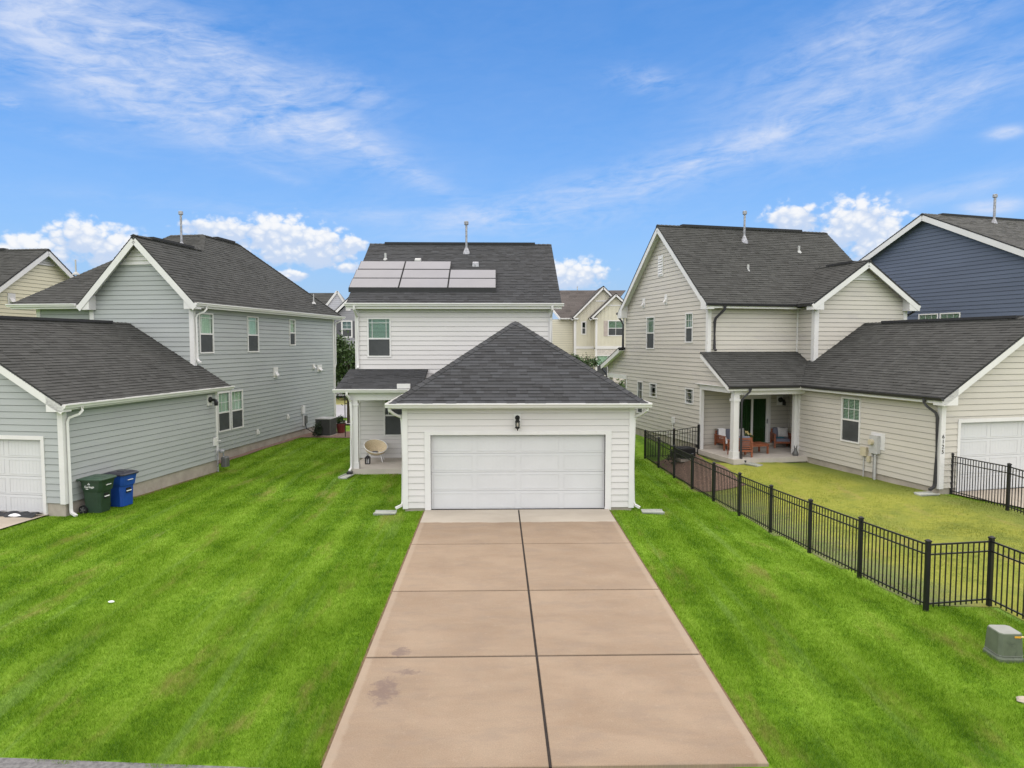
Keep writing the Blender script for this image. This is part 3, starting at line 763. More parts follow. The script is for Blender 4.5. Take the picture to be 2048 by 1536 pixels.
for r in caps:
    mb = MB(); mb.rings(r); HM.part(mb, 'ridge_cap', M_SH_M1, roofM)
mb = MB()
for q in (c[2], c[3]): cap_run(mb, q, pk, .145, .055, .21)
HM.part(mb, 'ridge_caps', M_SH_M, roofM, kind='stuff', tone=True)
mb = MP(); mb.box(e0 + .03, 18.68, 2.925, e1 - .03, 19.0, 2.945); mb.box(e0 + .03, 19, 2.925, -2.61, 25.8, 2.945); mb.box(3.86, 19, 2.925, e1 - .03, 25.8, 2.945); HM.part(mb, 'soffit', M_SOFFIT)
mb = MP(); mb.box(e0 + .01, 18.655, 2.90, e1 - .01, 18.68, 3.02); mb.box(e0 + .01, 18.68, 2.90, e0 + .035, 25.8, 3.02); mb.box(e1 - .035, 18.68, 2.90, e1 - .01, 25.8, 3.02); HM.part(mb, 'fascia', M_WHITE)
gutter(HM, (e0 - .10, 18.65, 3.05), (e1 + .10, 18.65, 3.05), (0, -1, 0), M_WHITE)
gutter(HM, (e0, 18.66, 3.05), (e0, 25.8, 3.05), (-1, 0, 0), M_WHITE); gutter(HM, (e1, 18.66, 3.05), (e1, 25.8, 3.05), (1, 0, 0), M_WHITE)
downspout(HM, [(-2.96, 18.70, 2.95), (-2.955, 18.72, 2.84), (-2.86, 18.84, 2.74), (-2.68, 19.06, 2.62), (-2.66, 19.09, 2.50), (-2.66, 19.09, .22), (-2.69, 19.06, .12), (-2.86, 18.98, .05)], M_WHITE)
downspout(HM, [(4.20, 18.70, 2.95), (4.195, 18.72, 2.84), (4.10, 18.84, 2.74), (3.93, 19.06, 2.62), (3.91, 19.09, 2.50), (3.91, 19.09, .20), (3.94, 19.06, .10), (4.08, 18.98, .03)], M_WHITE)
# main block
Wm = Wv(26.0)
WUP = (-4.92, 4.18, -4.02, 5.68); WPO = (-4.33, 1.15, -3.42, 2.74)
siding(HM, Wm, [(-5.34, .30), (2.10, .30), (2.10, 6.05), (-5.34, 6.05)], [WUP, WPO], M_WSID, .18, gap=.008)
window(HM, Wm, WUP[0], WUP[1], WUP[2], WUP[3], .47, 'prairie'); window(HM, Wm, WPO[0], WPO[1], WPO[2], WPO[3], .5, 'prairie', blind=False)
gable = lambda z0: [(26, z0), (35.2, z0), (35.2, 6.32), (30.6, 9.0), (26, 6.32)]
siding(HM, Wu(-5.34, -1), gable(.30), [], M_WSID, .18, gap=.008, joined=True); siding(HM, Wu(2.10, 1), gable(.30), [], M_WSID, .18, gap=.008, joined=True)
siding(HM, Wv(35.2, 1), [(-5.34, .3), (2.1, .3), (2.1, 6.05), (-5.34, 6.05)], [], M_WSID, .18, gap=.008, joined=True)
tr = MP()
for s0, s1 in ((-5.38, -5.23), (1.99, 2.14)): tr.wb(Wm, s0, s1, .30, 6.05, 0, .034)
for u, sg in ((-5.34, -1), (2.10, 1)):
    tr.wb(Wu(u, sg), 26.0, 26.12, .3, 6.05, 0, .04); tr.wb(Wu(u, sg), 35.08, 35.2, .3, 6.05, 0, .04)
HM.part(tr, 'corner_trim', M_WHITE)
u0, u1 = -5.62, 2.46; rz = 9.12; fe, be = (25.6, 6.20), (35.6, 6.20); rv = 30.6
rM = make_roof(HM, [((u0, 25.6, 6.2), (u1, 25.6, 6.2), (0, rv, rz), [(u0, 25.6, 6.2), (u1, 25.6, 6.2), (u1, rv, rz), (u0, rv, rz)]),
                    ((u1, 35.6, 6.2), (u0, 35.6, 6.2), (0, rv, rz), [(u1, 35.6, 6.2), (u0, 35.6, 6.2), (u0, rv, rz), (u1, rv, rz)])], M_SH_M,
               caps=[((u0, rv, rz), (u1, rv, rz))])
mb = MP(); mb.box(-4.95, rv - .14, rz - .03, 1.72, rv + .14, rz + .07); HM.part(mb, 'ridge_vent', M_ROOFDECK, rM)
for uu in (u0 + .012, u1 - .012):
    for v_ in (25.6, 35.6): beam(HM, (uu, v_, 6.09), (uu, rv, rz - .11), .024, .17, 'rake_trim', M_WHITE)
mb = MP(); mb.box(u0 + .03, 25.63, 6.03, u1 - .03, 26.0, 6.05); mb.box(u0 + .03, 35.2, 6.03, u1 - .03, 35.57, 6.05); HM.part(mb, 'soffit', M_SOFFIT)
mb = MP(); mb.box(u0, 25.605, 6.0, u1, 25.63, 6.18); HM.part(mb, 'fascia', M_WHITE)
gutter(HM, (u0 - .05, 25.6, 6.21), (u1 + .08, 25.6, 6.21), (0, -1, 0), M_WHITE); gutter(HM, (u1, 35.6, 6.21), (u0, 35.6, 6.21), (0, 1, 0), M_WHITE)
downspout(HM, [(-5.32, 25.53, 6.12), (-5.32, 25.55, 5.98), (-5.30, 25.70, 5.86), (-5.27, 25.90, 5.70), (-5.27, 25.93, 5.55), (-5.27, 25.93, 3.86), (-5.26, 25.80, 3.76)], M_WHITE)
downspout(HM, [(2.10, 25.53, 6.12), (2.10, 25.55, 5.98), (2.09, 25.70, 5.86), (2.07, 25.90, 5.70), (2.07, 25.93, 5.55), (2.07, 25.93, 2.6)], M_WHITE)
stack_pipe(HM, rM, (-1.30, 29.76, 8.62), 1.22); vent_pipe(HM, rM, (-4.71, 29.15, 8.27), .34, .045)
for (uu, vv, m_) in ((-3.31, 28.9, M_METER), (-0.87, 28.6, M_GALV)):
    z = 6.2 + .584 * (vv - 25.6); mb = MB(); mb.hexa([(uu - .14, vv - .12, z - .06), (uu + .14, vv - .12, z - .06), (uu + .14, vv + .16, z + .08), (uu - .14, vv + .16, z + .08), (uu - .12, vv - .10, z + .09), (uu + .12, vv - .10, z + .09), (uu + .12, vv + .14, z + .18), (uu - .12, vv + .14, z + .18)])
    HM.part(mb, 'roof_vent', m_, rM)
# porch
pr = make_roof(HM, [((-5.6, 23.55, 3.11), (-2.62, 23.55, 3.11), (-4, 26, 3.73), [(-5.6, 23.55, 3.11), (-2.62, 23.55, 3.11), (-2.62, 25.98, 3.73), (-5.6, 25.98, 3.73)])], M_SH_M, name='porch_roof')
gutter(HM, (-5.66, 23.55, 3.12), (-2.98, 23.55, 3.12), (0, -1, 0), M_WHITE)
trim(HM, [(-5.16, 23.76, 2.72, -2.62, 23.98, 3.02), (-5.16, 23.98, 2.72, -4.96, 26.0, 3.02)], 'porch_beam')
trim(HM, [(-5.55, 23.58, 3.02, -2.62, 25.98, 3.045)], 'porch_ceiling', M_SOFFIT)
trim(HM, [(-5.59, 23.57, 3.0, -2.62, 23.59, 3.10), (-5.6, 23.6, 3.05, -5.58, 25.97, 3.10)], 'fascia')
beam(HM, (-5.59, 23.56, 3.03), (-5.59, 25.97, 3.64), .024, .15, 'rake_trim', M_WHITE)
trim(HM, [(-5.06, 23.77, .30, -4.87, 23.96, 2.72), (-5.09, 23.74, .30, -4.84, 23.99, .52), (-5.09, 23.74, 2.52, -4.84, 23.99, 2.60)], 'porch_post')
trim(HM, [(-5.14, 23.66, -.4, -2.6, 25.99, .30)], 'porch_floor', M_SLABC)
downspout(HM, [(-5.18, 23.49, 3.04), (-5.18, 23.50, 2.92), (-5.12, 23.60, 2.80), (-5.09, 23.69, 2.68), (-5.09, 23.70, 2.55), (-5.09, 23.70, .42), (-5.10, 23.68, .33), (-5.14, 23.56, .25)], M_WHITE)
mb = MB(); mb.box(-5.21, 23.42, .14, -5.03, 23.60, .24); HM.part(mb, 'drain_adapter', M_BLACKP)
mb = MB(); mb.box(-3.45, 23.50, 3.14, -3.0, 23.62, 3.30); HM.part(mb, 'flashing', M_WHITE)

# solar array on the roof of the centre house
def mz(v, h=.12): return 6.2 + .584 * (v - 25.6) + h
SA = thing('solar_array', 'dark glass solar panels in three rows on the grey shingle roof', 'solar panels', FM.w(-2.8, 27.5, mz(27.5)), -FM.a)
SO = (-2.8, 27.5, mz(27.5))
rows = [(26.47, 27.19, [(-5.70, -3.80), (-3.77, -1.90), (-1.87, -0.02)]), (27.225, 27.92, [(-5.68, -3.80), (-3.77, -1.90), (-1.87, -0.02)]), (27.96, 28.64, [(-5.64, -3.80), (-3.77, -1.89)])]
for v0, v1, cs in rows:
    for a, b in cs:
        q = lambda u, v, h: (u, v - .5 * h, mz(v) + .86 * h)
        mb = MB(); mb.hexa([q(a, v0, 0), q(b, v0, 0), q(b, v1, 0), q(a, v1, 0), q(a, v0, .035), q(b, v0, .035), q(b, v1, .035), q(a, v1, .035)])
        p = mb.build('panel', M_BLACKP, SA, SO)
        g = .018; mb = MB(); mb.hexa([q(a + g, v0 + g, .03), q(b - g, v0 + g, .03), q(b - g, v1 - g, .03), q(a + g, v1 - g, .03), q(a + g, v0 + g, .038), q(b - g, v0 + g, .038), q(b - g, v1 - g, .038), q(a + g, v1 - g, .038)])
        mb.build('panel_glass', M_SOLAR, p, SO)
mb = MB(); mb.box(-5.70, 26.40, mz(26.47) - .15, -0.02, 26.47, mz(26.47) + .02)
for u in (-5.2, -3.2, -2.5, -.6): mb.box(u, 26.5, mz(26.5) - .10, u + .04, 28.6, mz(26.5) - .06) if False else None
mb.build('panel_shade_strip', M_BLACKP, SA, SO)  # black strip standing in for the shadow under the lowest panels

# ---------------------------------------------------------------- left house (sage grey)
HL = House(FL, 'sage_house', 'sage grey lap-sided two-storey house on the left with attached garage', (-16.0, 20.0, 0.0))
W1 = Wv(16.3); DOORL = (-20.6, -.05, -15.68, 2.05)
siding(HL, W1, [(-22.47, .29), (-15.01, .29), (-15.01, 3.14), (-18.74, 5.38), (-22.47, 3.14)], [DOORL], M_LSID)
W2 = Wu(-15.01, 1)
siding(HL, W2, [(16.3, .29), (23.5, .29), (23.5, 2.95), (16.3, 2.95)], [], M_LSID)
siding(HL, Wu(-22.47, -1), [(16.3, .29), (23.7, .29), (23.7, 2.95), (16.3, 2.95)], [], M_LSID, joined=True)
tr = MP(); tr.wb(W1, -15.13, -14.97, .28, 2.95, 0, .036); tr.wb(W2, 16.3, 16.42, .28, 2.95, 0, .04); tr.wb(W2, 23.40, 23.52, .28, 2.95, 0, .036); tr.wb(W1, -22.5, -22.35, .28, 2.95, 0, .036)
HL.part(tr, 'corner_trim', M_WHITE)
tr = MP(); tr.wb(W1, -15.68, -15.58, -.05, 2.05, -.12, .036); tr.wb(W1, -20.7, -20.6, -.05, 2.05, -.12, .036); tr.wb(W1, -20.7, -15.58, 2.05, 2.16, -.12, .038); HL.part(tr, 'door_casing', M_WHITE)
garage_door(HL, W1, *DOORL)
mb = MP(); mb.box(-15.58, 16.32, -.5, -15.03, 23.48, .29); mb.box(-22.4, 16.32, -.5, -20.7, 23.7, .29); mb.box(-22.9, 23.8, -.5, -16.07, 36.6, .28); mb.box(-20.7, 16.34, -.4, -15.58, 17, -.05); HL.part(mb, 'foundation', M_CONC)
gx0, gx1, gr = -22.77, -14.71, -18.74; gz0, gzr = 3.05, 5.48
rL1 = make_roof(HL, [((gx1, 16.0, gz0), (gx1, 24.05, gz0), (gr, 20, gzr), [(gx1, 16.0, gz0), (gx1, 24.05, gz0), (-16.05, 24.05, gz0 + .603 * 1.34), (-16.05, 23.76, gz0 + .603 * 1.34), (gr, 23.76, gzr), (gr, 16.0, gzr)]),
                     ((gx0, 23.7, gz0), (gx0, 16.0, gz0), (gr, 20, gzr), [(gx0, 23.7, gz0), (gx0, 16.0, gz0), (gr, 16.0, gzr), (gr, 23.7, gzr)])], M_SH_L, caps=[((gr, 16.0, gzr), (gr, 23.7, gzr))], name='garage_roof')
mb = MP(); mb.box(gr - .15, 16.9, gzr - .02, gr + .15, 22.7, gzr + .07); HL.part(mb, 'ridge_vent', M_ROOFDECK, rL1)
for a in (gx1, gx0): beam(HL, (a, 16.012, gz0 - .13), (gr, 16.012, gzr - .13), .024, .20, 'rake_trim', M_WHITE)
mb = MP(); k = .6
mb.prism([(gx1, 16.03, gz0 - .06), (gr, 16.03, gzr - .06), (gr, 16.03, gzr - .08), (gx1, 16.03, gz0 - .08)], (0, .27, 0)); mb.prism([(gx0, 16.03, gz0 - .06), (gr, 16.03, gzr - .06), (gr, 16.03, gzr - .08), (gx0, 16.03, gz0 - .08)], (0, .27, 0))
mb.box(-15.01, 16.3, 2.90, gx1 - .02, 23.9, 2.92); HL.part(mb, 'soffit', M_SOFFIT)
mb = MP(); mb.prism([(gx1 + .012, 16.0, 2.86), (gx1 + .012, 16.0, 3.02), (gx1 - .50, 16.0, 3.30), (gx1 - .50, 16.0, 2.86)], (0, .29, 0)); HL.part(mb, 'eave_return', M_WHITE)
mb = MP(); mb.box(gx1 - .02, 16.3, 2.90, gx1, 24.04, 3.03); HL.part(mb, 'fascia', M_WHITE)
gutter(HL, (gx1, 16.0, 3.07), (gx1, 24.1, 3.07), (1, 0, 0), M_WHITE)
downspout(HL, [(gx1 + .06, 16.62, 2.98), (gx1 + .055, 16.62, 2.86), (gx1 + .02, 16.55, 2.76), (-14.90, 16.42, 2.66), (-14.93, 16.40, 2.54), (-14.93, 16.40, .12), (-14.90, 16.38, .03), (-14.70, 16.32, -.04)], M_WHITE)
# two-storey block
W3 = Wv(23.75); W4 = Wu(-16.05, 1); W5 = Wv(23.95)
WIN = [(24.10, 4.31, 25.03, 5.90), (27.55, 4.31, 28.48, 5.90), (31.38, 4.60, 32.0, 5.90), (25.18, 1.08, 26.06, 2.72), (26.14, 1.08, 27.05, 2.72)]
siding(HL, W4, [(23.75, .28), (36.65, .28), (36.65, 6.10), (23.75, 6.10)], WIN, M_LSID)
for i, q in enumerate(WIN): window(HL, W4, *q, .48, 'grid' if i > 2 else 'prairie', blind=False, curtain=True)
siding(HL, W3, [(-20.40, 2.6), (-16.05, 2.6), (-16.05, 6.48), (-18.15, 8.70), (-20.40, 6.36)], [], M_LSID)
siding(HL, W5, [(-22.95, 2.6), (-20.40, 2.6), (-20.40, 6.08), (-22.95, 6.08)], [], M_LSID)
siding(HL, Wu(-22.95, -1), [(23.95, .28), (36.65, .28), (36.65, 6.10), (23.95, 6.10)], [], M_LSID, joined=True)
siding(HL, Wv(36.65, 1), [(-22.95, .28), (-16.05, .28), (-16.05, 6.1), (-22.95, 6.1)], [], M_LSID, joined=True)
tr = MP(); tr.wb(W3, -16.19, -16.01, 2.6, 6.1, 0, .036); tr.wb(W4, 23.75, 23.87, .28, 6.1, 0, .04); tr.wb(W3, -20.44, -20.26, 2.6, 6.1, 0, .036); tr.wb(Wu(-20.40, -1), 23.75, 23.94, 2.6, 6.05, 0, .04); tr.wb(W5, -22.99, -22.82, 2.6, 6.1, 0, .036); tr.wb(W4, 36.53, 36.69, .28, 6.1, 0, .036)
HL.part(tr, 'corner_trim', M_WHITE)
E_ = 6.22; eR, eL_ = -15.70, -23.66; gR, gP = -18.15, 8.80; gLf = -20.62
pr_ = [(eR, 23.35, E_), (eR, 37.2, E_), (-19.0, 32, 9.70), (-19.0, 29, 9.70), (gR, 27.55, gP), (gR, 23.35, gP)]
pf_ = [(eL_, 23.4, E_), (gLf, 23.4, E_), (gR, 27.55, gP), (-19.0, 29, 9.70), (-20.6, 29, 9.70)]
pg_ = [(gLf, 27.55, E_), (gLf, 23.35, E_), (gR, 23.35, gP), (gR, 27.55, gP)]
pl_ = [(eL_, 37.2, E_), (eL_, 23.4, E_), (-20.6, 29, 9.7), (-20.6, 32, 9.7)]
pb_ = [(eR, 37.2, E_), (eL_, 37.2, E_), (-20.6, 32, 9.7), (-19.0, 32, 9.7)]
rL2 = make_roof(HL, [((eR, 23.35, E_), (eR, 37.2, E_), (-19.0, 30, 9.70), pr_), ((eL_, 23.4, E_), (gLf, 23.4, E_), (-20, 29, 9.70), pf_), ((gLf, 27.55, E_), (gLf, 23.35, E_), (gR, 25, gP), [(gLf, 23.4, E_), (gLf, 23.35, E_), (gR, 23.35, gP), (gR, 27.55, gP)]),
                     ((eL_, 37.2, E_), (eL_, 23.4, E_), (-20.6, 30, 9.7), pl_), ((eR, 37.2, E_), (eL_, 37.2, E_), (-20, 32, 9.7), pb_), ((-20.6, 29, 9.70), (-19.0, 29, 9.70), (-20, 32, 9.72), [(-20.6, 29, 9.70), (-19.0, 29, 9.70), (-19.0, 32, 9.72), (-20.6, 32, 9.72)])], M_SH_L,
                caps=[((gR, 23.35, gP), (gR, 27.5, gP)), ((-19.0, 29, 9.7), (gR, 27.55, gP)), ((eR, 37.2, E_), (-19, 32, 9.7)), ((eL_, 23.4, E_), (-20.6, 29, 9.7)), ((-20.6, 29, 9.7), (-19, 29, 9.7)), ((-19, 29, 9.7), (-19, 32, 9.7))])
mb = MP(); mb.box(gR - .14, 24.3, gP - .02, gR + .14, 26.9, gP + .07); mb.box(-19.12, 30.0, 9.68, -18.86, 31.5, 9.77); HL.part(mb, 'ridge_vent', M_ROOFDECK, rL2)
for a in (eR, gLf): beam(HL, (a, 23.36, E_ - .13), (gR, 23.36, gP - .14), .024, .22, 'rake_trim', M_WHITE)
mb = MP()
for a in (eR, gLf): mb.prism([(a, 23.38, E_ - .07), (gR, 23.38, gP - .07), (gR, 23.38, gP - .09), (a, 23.38, E_ - .09)], (0, .36, 0))
mb.box(-16.05, 23.8, 6.06, eR - .03, 37.1, 6.08); mb.box(eL_ + .03, 23.43, 6.06, -20.41, 23.95, 6.08); HL.part(mb, 'soffit', M_SOFFIT)
mb = MP()
for a, sg in ((eR, -1), (gLf, 1)): mb.prism([(a - sg * .012, 23.37, 6.0), (a - sg * .012, 23.37, 6.17), (a + sg * .46, 23.37, 6.56), (a + sg * .46, 23.37, 6.0)], (0, .38, 0))
HL.part(mb, 'eave_return', M_WHITE)
mb = MP(); mb.box(eR - .03, 23.75, 6.05, eR - .005, 37.18, 6.20); mb.box(eL_ + .01, 23.41, 6.05, gLf, 23.435, 6.20); HL.part(mb, 'fascia', M_WHITE)
gutter(HL, (eR, 23.35, 6.24), (eR, 37.35, 6.24), (1, 0, 0), M_WHITE); gutter(HL, (eL_ - .1, 23.4, 6.24), (gLf - .12, 23.4, 6.24), (0, -1, 0), M_WHITE)
louver(HL, W3, [(-19.02, 7.72), (-17.28, 7.72), (gR, 8.62)], M_WHITE, 5)
downspout(HL, [(eR + .06, 24.02, 6.15), (eR + .055, 24.02, 6.03), (eR + .0, 23.96, 5.92), (-15.93, 23.86, 5.80), (-15.97, 23.84, 5.68), (-15.97, 23.84, 4.10), (-15.90, 23.82, 4.02), (-15.78, 23.78, 3.98)], M_WHITE)
downspout(HL, [(eR + .06, 37.0, 6.15), (eR + .05, 37.0, 6.02), (-15.95, 36.8, 5.86), (-15.98, 36.74, 5.7), (-15.98, 36.74, 3.55), (-16.0, 36.66, 3.35), (-16.0, 36.64, 3.2), (-16.0, 36.64, .3)], M_WHITE)
stack_pipe(HL, rL2, (-19.2, 27.75, 8.95), 1.45); vent_pipe(HL, rL2, (-22.1, 25.0, 7.6), .62, .03); vent_pipe(HL, rL2, (-16.25, 34.6, 6.9), .55, .03)
wall_vent(HL, W4, 29.93, 3.33, .40, .50); wall_vent(HL, W4, 34.0, 3.47, .26, .28); wall_vent(HL, W4, 34.70, 3.36, .55, .36)
for s, z, a, b in ((31.05, 1.10, .16, .26), (28.2, .72, .16, .24)):
    mb = MB(); mb.wb(W4, s - a / 2, s + a / 2, z - b / 2, z + b / 2, 0, .05); mb.wb(W4, s - .05, s + .05, z - .08, z + .04, .05, .10); HL.part(mb, 'outlet_cover', M_WHITE)

# left house lantern, gas meter, electric gear
def wall_lamp(F, W, s, z, label, name='wall_lantern', style='sconce', group=None):
    p = W(s, z, 0); t = thing(name, label, 'wall light', F.w(*p), -F.a, group); O = p
    mb = MB(); mb.wb(W, s - .14, s + .14, z - .20, z + .20, .0, .05); mb.build('mounting_block', M_WHITE, t, O)
    if style == 'sconce':
        mb = MB(); c_ = Vector(W(s, z + .03, .09)); o_ = (Vector(W(s, z, 1)) - Vector(W(s, z, 0)))
        r = [];
        for rad, d in ((.11, .05), (.11, .09), (.06, .12), (.035, .16)):
            r.append([W(s + rad * math.cos(k * math.pi / 5), z + .02 + rad * math.sin(k * math.pi / 5), d) for k in range(10)])
        mb.rings(r); mb.tube([W(s, z + .02, .14), W(s + .02, z, .26)], .05, n=8); mb.tube([W(s + .02, z + .03, .24), W(s + .03, z - .08, .28), W(s + .03, z - .2, .28)], .075, n=8, taper=[.7, 1, .9]); mb.build('lamp_body', M_BLACK, t, O)
    return t
wall_lamp(FL, W2, 23.02, 2.60, 'black wall light on a white block under the sage garage eave')
t = thing('gas_meter', 'grey gas meter with riser pipes at the back corner of the sage garage', 'gas meter', FL.w(-14.9, 23.45, -.1), -FL.a); O = (-14.9, 23.45, -.1)
mb = MB(); mb.tube([(-14.90, 23.33, -.2), (-14.90, 23.33, .62), (-14.86, 23.38, .68), (-14.80, 23.5, .66)], .028, n=8); mb.build('riser_pipe', M_GALV, t, O)
mb = MB(); mb.bbox(-14.90, 23.48, .02, -14.66, 23.76, .40, .05); mb.build('meter_body', M_ACG, t, O)
mb = MB(); mb.lathe((-14.82, 23.47, .62), [(.04, -.06), (.10, -.03), (.10, .03), (.04, .06)], 10); mb.tube([(-14.80, 23.55, .38), (-14.80, 23.55, .62)], .03, n=8); mb.build('regulator', M_GALV, t, O)
mb = MB(); mb.bbox(-15.0, 23.18, .86, -14.94, 23.40, 1.16, .01); mb.tube([(-14.95, 23.35, 1.02), (-14.92, 23.58, 1.01)], .015, n=6)
o = mb.build('utility_box', M_WHITE); o.location = FL.w(0, 0, 0); o.rotation_euler = (0, 0, -FL.a); tag(o, 'small white utility box above the gas meter on the sage garage wall', 'utility box')
t = thing('electrical_disconnect', 'grey and white disconnect boxes with conduit low on the long sage house wall', 'electrical box', FL.w(-16.0, 32.7, .6), -FL.a); O = (-16.0, 32.7, .6)
mb = MB(); mb.wb(W4, 32.52, 32.78, 1.10, 1.52, .0, .10); mb.build('upper_box', M_WHITE, t, O)
mb = MB(); mb.wb(W4, 32.66, 32.74, .46, 1.02, .0, .06); mb.build('back_board', M_WHITE, t, O)
mb = MB(); mb.wb(W4, 32.74, 32.98, .56, .96, .02, .12); mb.build('lower_box', M_ACG, t, O)
mb = MB(); mb.tube([W4(32.84, .56, .06), W4(32.9, .30, .08), W4(33.3, .06, .22), W4(33.7, -.02, .45)], .022, n=6); mb.build('conduit', M_BLACKP, t, O)
#PART3
def fput(F, mb, name, m, O, label, cat, group=None, **k):
    o = mb.build(name, m, None, O, **k); o.location = F.w(*O); o.rotation_euler = (0, 0, -F.a); return tag(o, label, cat, group)

# ---------------------------------------------------------------- right house (greige)
HR = House(FR, 'greige_house', 'greige lap-sided two-storey house on the right with covered patio and attached garage', (18.0, 22.0, 0.3))
DG = M_DARKGUT
V1 = Wv(16.4); DOORR = (18.14, .16, 23.02, 2.31)
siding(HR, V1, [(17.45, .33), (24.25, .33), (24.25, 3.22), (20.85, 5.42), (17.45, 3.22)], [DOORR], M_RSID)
U1 = Wu(17.45, -1); WG = (19.64, 1.21, 20.56, 2.80)
siding(HR, U1, [(16.4, .33), (22.95, .33), (22.95, 3.0), (16.4, 3.0)], [WG], M_RSID)
window(HR, U1, *WG, .5, 'grid')
siding(HR, Wu(24.25, 1), [(16.4, .33), (23.45, .33), (23.45, 3.0), (16.4, 3.0)], [], M_RSID, joined=True)
tr = MP(); tr.wb(V1, 17.41, 17.57, .32, 3.0, 0, .036); tr.wb(U1, 16.4, 16.52, .32, 3.0, 0, .04); tr.wb(V1, 24.13, 24.29, .32, 3.0, 0, .036); tr.wb(U1, 22.83, 22.99, .32, 3.0, 0, .036)
HR.part(tr, 'corner_trim', M_WHITE)
tr = MP(); tr.wb(V1, 18.04, 18.14, .12, 2.31, -.12, .036); tr.wb(V1, 23.02, 23.12, .12, 2.31, -.12, .036); tr.wb(V1, 18.04, 23.12, 2.31, 2.42, -.12, .038); HR.part(tr, 'door_casing', M_WHITE)
garage_door(HR, V1, *DOORR)
mb = MP(); mb.box(17.47, 16.42, -.4, 18.04, 22.9, .33); mb.box(23.12, 16.42, -.4, 24.2, 23.4, .33); mb.box(18.04, 16.45, -.3, 23.12, 17, .15); mb.box(14.37, 24.95, -.5, 22.6, 32.6, .49); HR.part(mb, 'foundation', M_CONC)
# garage + patio roof
ge, gr_, gz_e, gz_r = 17.10, 20.85, 3.10, 5.52; ksl = (gz_r - gz_e) / (gr_ - ge); psl = .59
rR1 = make_roof(HR, [((ge, 23.45, gz_e), (ge, 16.05, gz_e), (gr_, 20, gz_r), [(ge, 22.35, gz_e), (ge, 16.05, gz_e), (gr_, 16.05, gz_r), (gr_, 23.46, gz_r), (18.5, 23.46, gz_e + ksl * 1.4), (18.5, 23.87, gz_e + ksl * 1.4)]),
                     ((24.6, 16.05, gz_e), (24.6, 23.45, gz_e), (gr_, 20, gz_r), [(24.6, 16.05, gz_e), (24.6, 23.45, gz_e), (gr_, 23.45, gz_r), (gr_, 16.05, gz_r)]),
                     ((14.0, 22.35, 3.11), (17.1, 22.35, 3.11), (15, 24.5, 3.11 + psl * 2.15), [(14.0, 22.35, 3.11), (17.1, 22.35, 3.11), (18.5, 23.87, 4.005), (18.5, 24.48, 4.366), (14.0, 24.48, 4.366)])], M_SH_L,
                caps=[((gr_, 16.05, gz_r), (gr_, 23.4, gz_r))], name='garage_roof')
mb = MP(); mb.box(gr_ - .15, 16.9, gz_r - .02, gr_ + .15, 22.4, gz_r + .07); HR.part(mb, 'ridge_vent', M_ROOFDECK, rR1)
for a in (ge, 24.6): beam(HR, (a, 16.062, gz_e - .13), (gr_, 16.062, gz_r - .13), .024, .20, 'rake_trim', M_WHITE)
mb = MP()
for a in (ge, 24.6): mb.prism([(a, 16.08, gz_e - .07), (gr_, 16.08, gz_r - .07), (gr_, 16.08, gz_r - .09), (a, 16.08, gz_e - .09)], (0, .31, 0))
mb.box(ge + .02, 16.4, 2.95, 17.45, 22.4, 2.97); HR.part(mb, 'soffit', M_SOFFIT)
mb = MP(); mb.prism([(ge - .012, 16.05, 2.88), (ge - .012, 16.05, 3.06), (ge + .55, 16.05, 3.42), (ge + .55, 16.05, 2.88)], (0, .33, 0)); HR.part(mb, 'eave_return', M_WHITE)
mb = MP(); mb.box(ge, 16.38, 2.93, ge + .025, 22.36, 3.07); mb.box(14.0, 22.355, 2.93, ge, 22.38, 3.07); HR.part(mb, 'fascia', M_WHITE)
gutter(HR, (ge, 16.02, 3.13), (ge, 22.26, 3.13), (-1, 0, 0), DG); gutter(HR, (13.98, 22.35, 3.13), (17.0, 22.35, 3.13), (0, -1, 0), DG)
downspout(HR, [(ge - .06, 16.66, 3.04), (ge - .055, 16.66, 2.92), (ge + .02, 16.60, 2.80), (17.33, 16.50, 2.62), (17.37, 16.48, 2.48), (17.37, 16.48, .48), (17.34, 16.48, .38), (17.16, 16.46, .30)], DG, .042, .034)
# upper block: left gable wall
UL = Wu(14.35, -1)
WL = [(29.24, 4.43, 30.10, 5.97), (25.68, 4.73, 26.32, 6.0), (30.42, 1.25, 31.06, 2.85), (28.95, 2.16, 29.68, 2.84), (25.53, 2.13, 26.24, 2.82)]
siding(HR, UL, [(25.02, .50), (32.38, .50), (32.38, 3.05), (34.85, 3.05), (34.85, 3.50), (32.6, 4.40), (32.6, 6.38), (28.45, 9.94), (24.5, 6.56), (24.5, 4.27), (22.5, 3.18), (22.5, 3.06), (25.02, 3.06)], WL, M_RSID)
window(HR, UL, *WL[0], .5, 'prairie'); window(HR, UL, *WL[1], .5, 'grid'); window(HR, UL, *WL[2], .45, 'grid', blind=False); window(HR, UL, *WL[3], .5, 'prairie', blind=False, one=True); window(HR, UL, *WL[4], .5, 'prairie', blind=False, one=True)
mb = MB(); mb.wb(UL, 28.42, 28.92, 7.78, 8.72, 0, .05); lv = HR.part(mb, 'gable_vent', M_WHITE)
for i in range(7):
    mb = MB(); z = 7.86 + i * .115; mb.hexa([UL(28.48, z, .05), UL(28.86, z, .05), UL(28.86, z, .09), UL(28.48, z, .09), UL(28.48, z + .08, .05), UL(28.86, z + .08, .05), UL(28.86, z + .08, .055), UL(28.48, z + .08, .055)]); HR.part(mb, 'slat', M_WHITE, lv)
wall_vent(HR, UL, 30.4, 6.66, .26, .46); wall_vent(HR, UL, 28.1, 6.68, .26, .46)
UF = Wv(24.5)
siding(HR, UF, [(14.35, 4.1), (18.5, 4.1), (18.5, 6.2), (14.35, 6.2)], [], M_RSID)
